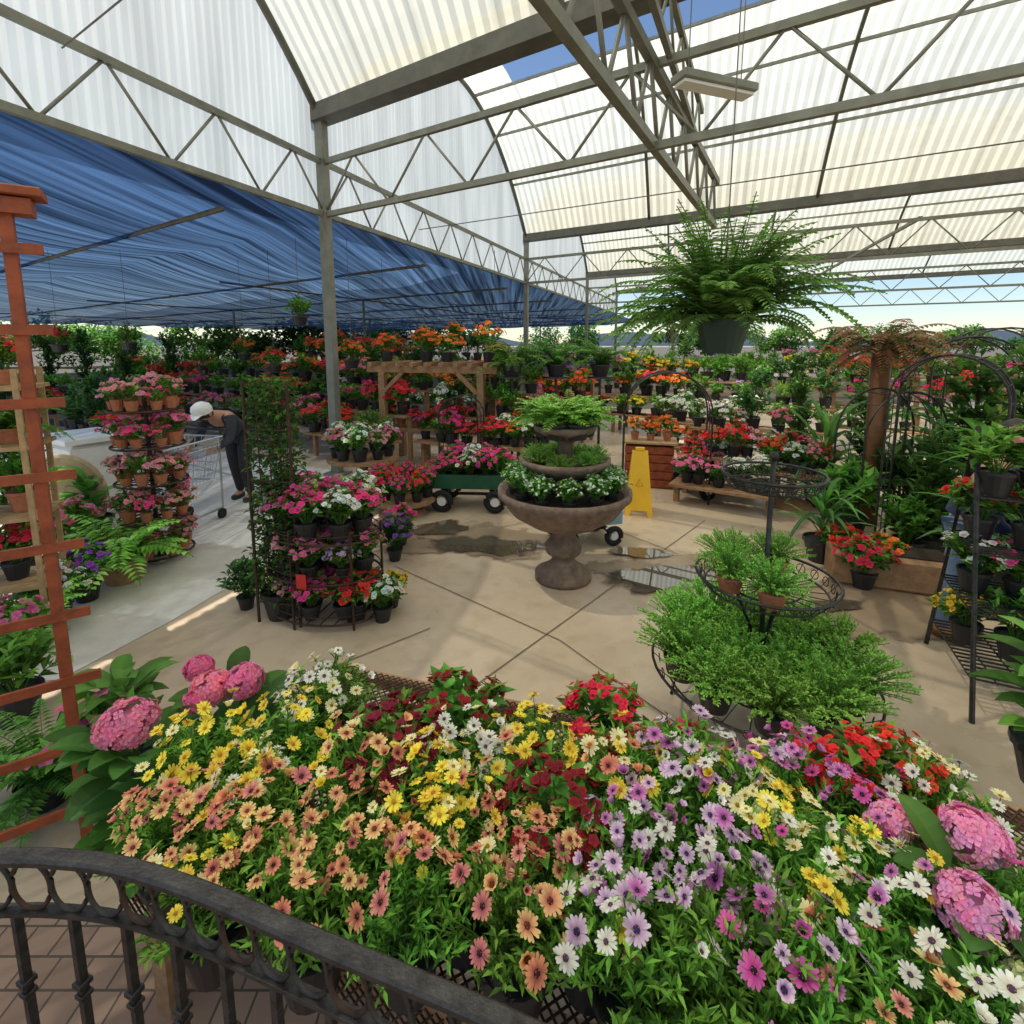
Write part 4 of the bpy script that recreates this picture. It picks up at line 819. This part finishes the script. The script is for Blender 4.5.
# ---------------- people
def skin(name,J,Ed,m,parent,root=0,sub=2):
    me=bpy.data.meshes.new(name); me.from_pydata([j[:3] for j in J],Ed,[]); ob=bpy.data.objects.new(name,me); COL.objects.link(ob)
    md=ob.modifiers.new('s','SKIN'); md.use_smooth_shade=True; sv=me.skin_vertices[0].data
    for i,j in enumerate(J): sv[i].radius=(j[3],j[4] if len(j)>4 else j[3]); sv[i].use_root=(i==root)
    s2=ob.modifiers.new('u','SUBSURF'); s2.levels=sub; s2.render_levels=sub
    dg=bpy.context.evaluated_depsgraph_get(); dg.update(); nm=bpy.data.meshes.new_from_object(ob.evaluated_get(dg)); bpy.data.objects.remove(ob)
    nm.materials.clear(); nm.materials.append(m); nm.polygons.foreach_set('use_smooth',[True]*len(nm.polygons))
    return O(name,nm,parent)
def person(loc,rz,label,J,cl,head,cap,s=1):
    e=E('person',loc,label,'person',rz=rz,s=s)
    names=list(J); idx={n:i for i,n in enumerate(names)}
    rad={'pel':.12,'sp':.115,'ch':.125,'nk':.055,'hd':.07,'ht':.085,'tp':.06}
    def r(n):
        for k,vv in {'hip':.085,'kn':.055,'an':.038,'to':.035,'sh':.055,'el':.04,'wr':.028,'pa':.03}.items():
            if n.startswith(k): return vv
        return rad[n]
    ed=[('pel','sp'),('sp','ch'),('ch','nk'),('nk','hd'),('hd','ht'),('ht','tp')]
    for q in'LR': ed+=[('pel','hip'+q),('hip'+q,'kn'+q),('kn'+q,'an'+q),('an'+q,'to'+q),('ch','sh'+q),('sh'+q,'el'+q),('el'+q,'wr'+q),('wr'+q,'pa'+q)]
    P_=[(*J[n],r(n)) for n in names]; Ed=[(idx[a],idx[b]) for a,b in ed]
    for q in'LR':
        w_=V(J['wr'+q]);pa=V(J['pa'+q]); d=(pa-w_).normalized(); sd=d.cross(V((0,0,1))).normalized()
        for k in range(5):
            o=(k-2)*.018; L=[.05,.075,.085,.078,.06][k]; b0=len(P_)
            st=pa+sd*o*.8+d*(.0 if k else -.03); dir1=(d+(sd*-.8 if k==0 else V((0,0,0)))).normalized()
            P_+= [(*st,.009),(*(st+dir1*L*.5+V((0,0,-.008))),.0085),(*(st+dir1*L*.8+V((0,0,-.035))),.007)]
            Ed+=[(idx['pa'+q],b0),(b0,b0+1),(b0+1,b0+2)]
    skin('body',P_,Ed,M['skin'],e)
    def sub(name,ns,ed_,m,g,ov={}):
        ii={n:i for i,n in enumerate(ns)}; skin(name,[(*(J[n]),ov.get(n,r(n)*g+.006)) for n in ns],[(ii[a],ii[b]) for a,b in ed_],m,e)
    sub(cl[0][0],['sp','pel','ch','shL','elL','wrL','shR','elR','wrR'],[('sp','pel'),('sp','ch'),('ch','shL'),('shL','elL'),('elL','wrL'),('ch','shR'),('shR','elR'),('elR','wrR')],M[cl[0][1]],1.15,{'pel':.14})
    sub(cl[1][0],['pel','hipL','knL','anL','hipR','knR','anR'],[('pel','hipL'),('hipL','knL'),('knL','anL'),('pel','hipR'),('hipR','knR'),('knR','anR')],M[cl[1][1]],1.2,{'pel':.115})
    for q in'LR':
        a=V(J['an'+q]);t=V(J['to'+q]); skin('shoe',[(*(a+V((-.05,0,-.04))),.042),(*(t*.5+a*.5+V((0,0,-.025))),.045),(*(t+V((.03,0,-.0))),.036)],[(0,1),(1,2)],M[cl[2]],e)
    hd=V(J['ht']); f=V(head).normalized(); up=(V(J['tp'])-V(J['hd'])).normalized(); up=(up-f*up.dot(f)).normalized(); sd=f.cross(up).normalized()
    mb=MB(); mb.ball(hd+f*.095+up*-.01,.016,8); mb.build('nose',M['skin'],e,smooth=True)
    for q in(-1,1):
        mb=MB(); mb.ball(hd+f*.08+sd*q*.033+up*.015,.012,8); mb.build('eye',M['hair'],e,smooth=True)
        mb=MB(); mb.ball(hd+sd*q*.088-up*.005,.022,8); mb.build('ear',M['skin'],e,smooth=True)
    mb=MB(); mb.tube([hd+f*.083-up*.05-sd*.02,hd+f*.088-up*.053,hd+f*.083-up*.05+sd*.02],.005,5); mb.build('mouth',M['redtag'],e)
    q=up.to_track_quat('Z','Y').to_matrix()
    mb=MB(); mb.lathe([(.096,-.05+.0),(.1,.0),(.094,.04),(.06,.085),(.001,.1)],16); mb.v=[tuple(q@V(p)+hd+up*.02-f*.012) for p in mb.v]; mb.build('hair',M['hair'],e,smooth=True)
    if cap:
        mb=MB(); mb.lathe([(.108,-.01),(.111,.03),(.097,.07),(.05,.103),(.001,.11)],18); mb.v=[tuple(q@V(p)+hd+up*.028) for p in mb.v]
        bv=[hd+up*.03+f*(.09+.0)+sd*s_*.075 for s_ in(-1,1)]+[hd+up*.015+f*.19+sd*s_*.05 for s_ in(1,-1)]; mb.add(bv,[(0,1,2,3)]); mb.build('cap',M['capw'],e,smooth=True)
    return e
J={'pel':(0,0,.88),'sp':(.14,0,1.02),'ch':(.32,0,1.12),'nk':(.44,0,1.15),'hd':(.5,0,1.16),'ht':(.56,0,1.18),'tp':(.6,0,1.25),
 'hipL':(0,.09,.84),'knL':(.05,.1,.46),'anL':(-.03,.1,.08),'toL':(.1,.11,.035),'hipR':(0,-.09,.84),'knR':(-.03,-.1,.46),'anR':(-.12,-.1,.08),'toR':(.02,-.11,.035),
 'shL':(.33,.18,1.1),'elL':(.42,.2,.86),'wrL':(.6,.17,.8),'paL':(.66,.16,.79),'shR':(.33,-.18,1.1),'elR':(.4,-.21,.86),'wrR':(.58,-.17,.8),'paR':(.65,-.16,.79)}
pc=G(243,500); pa_=R(262); person(pc,pa_,'person in dark clothes and white cap bending over a shopping cart on the walkway',J,[('sweater','grey'),('trousers','char'),'black'],(1,0,-.35),True,.96)
J2={'pel':(0,0,.88),'sp':(.04,0,1.02),'ch':(.10,0,1.22),'nk':(.14,0,1.34),'hd':(.16,0,1.40),'ht':(.19,0,1.46),'tp':(.20,0,1.54),
 'hipL':(0,.07,.82),'knL':(.04,.075,.45),'anL':(.0,.08,.08),'toL':(.13,.09,.035),'hipR':(0,-.07,.82),'knR':(0,-.075,.45),'anR':(-.06,-.08,.08),'toR':(.07,-.09,.035),
 'shL':(.12,.17,1.18),'elL':(.24,.2,.94),'wrL':(.44,.16,.86),'paL':(.51,.14,.85),'shR':(.12,-.17,1.18),'elR':(.16,-.27,.94),'wrR':(.34,-.25,.82),'paR':(.40,-.24,.78)}
pc2=G(952,636); person(pc2,R(-50),'person in dark blue blouse and jeans reaching toward the plant rack at right',J2,[('blouse','blouse'),('jeans','denim'),'copper'],(1,.3,-.5),False,.92)
# shopping cart
cc_=pc+V((math.cos(pa_),math.sin(pa_),0))*.98; ct=E('shopping_cart',cc_,'grey wire shopping cart in front of the bending person','cart',rz=pa_)
def cx(x,y,z):
    k=.75+.25*(z-.45)/.45; return (x*k,y*k,z)
mb=MB()
for z in(.45,.54,.63,.72,.81,.9): mb.tube([cx(-.4,-.24,z),cx(.4,-.24,z),cx(.4,.24,z),cx(-.4,.24,z)],.005 if .45<z<.9 else .01,4,closed=True)
for k in range(13):
    x=-.4+.8*k/12
    for y in(-.24,.24): mb.tube([cx(x,y,.45),cx(x,y,.9)],.003,4)
    mb.tube([cx(x,-.24,.45),cx(x,.24,.45)],.003,4)
for k in range(7):
    y=-.24+.08*k
    for x in(-.4,.4): mb.tube([cx(x,y,.45),cx(x,y,.9)],.003,4)
mb.build('basket',M['chrome'],ct)
mb=MB()
for y in(-.2,.2): mb.tube([(-.38,y,.12),(.3,y,.12),(.32,y,.2),(-.3,y,.44)],.012,6); mb.tube([(-.38,y,.12),(-.4,y,.9)],.012,6)
mb.build('frame',M['chrome'],ct); mb=MB(); mb.tube([(-.4,-.23,.9),(-.47,-.24,.96),(-.47,.24,.96),(-.4,.23,.9)],.013,8); mb.build('handle',M['black'],ct)
for x in(-.36,.3):
    for y in(-.2,.2): mb=MB(); mb.tube([(0,-.015,0),(0,.015,0)],.055,14); mb.build('wheel',M['rubber'],ct,(x,y,.056))
# ---------------- camera, light, world
cam=bpy.data.cameras.new('Camera'); co=bpy.data.objects.new('Camera',cam); COL.objects.link(co); co.location=(0,0,H); co.rotation_euler=(R(90)-PIT,0,0)
cam.lens=18; cam.sensor_width=36; cam.shift_y=-98/1024; cam.clip_end=2000; cam.clip_start=.02; S.camera=co
sd=V((-.42,.08,.90)).normalized(); su=bpy.data.lights.new('Sun','SUN'); su.energy=5; su.angle=R(.5); su.color=(1,.965,.88)
so=bpy.data.objects.new('Sun',su); COL.objects.link(so); so.rotation_euler=sd.to_track_quat('Z','Y').to_euler()
w=bpy.data.worlds.new('World'); S.world=w; w.use_nodes=True; nt=w.node_tree; bg=nt.nodes['Background']; sk=nt.nodes.new('ShaderNodeTexSky'); sk.sky_type='NISHITA'; sk.sun_disc=False
sk.sun_elevation=R(64.6); sk.sun_rotation=R(281); sk.air_density=1.0; sk.dust_density=.1; sk.ozone_density=3.0; nt.links.new(sk.outputs[0],bg.inputs[0]); bg.inputs[1].default_value=.15
S.view_settings.view_transform='Standard'; S.view_settings.look='None'; S.view_settings.exposure=0
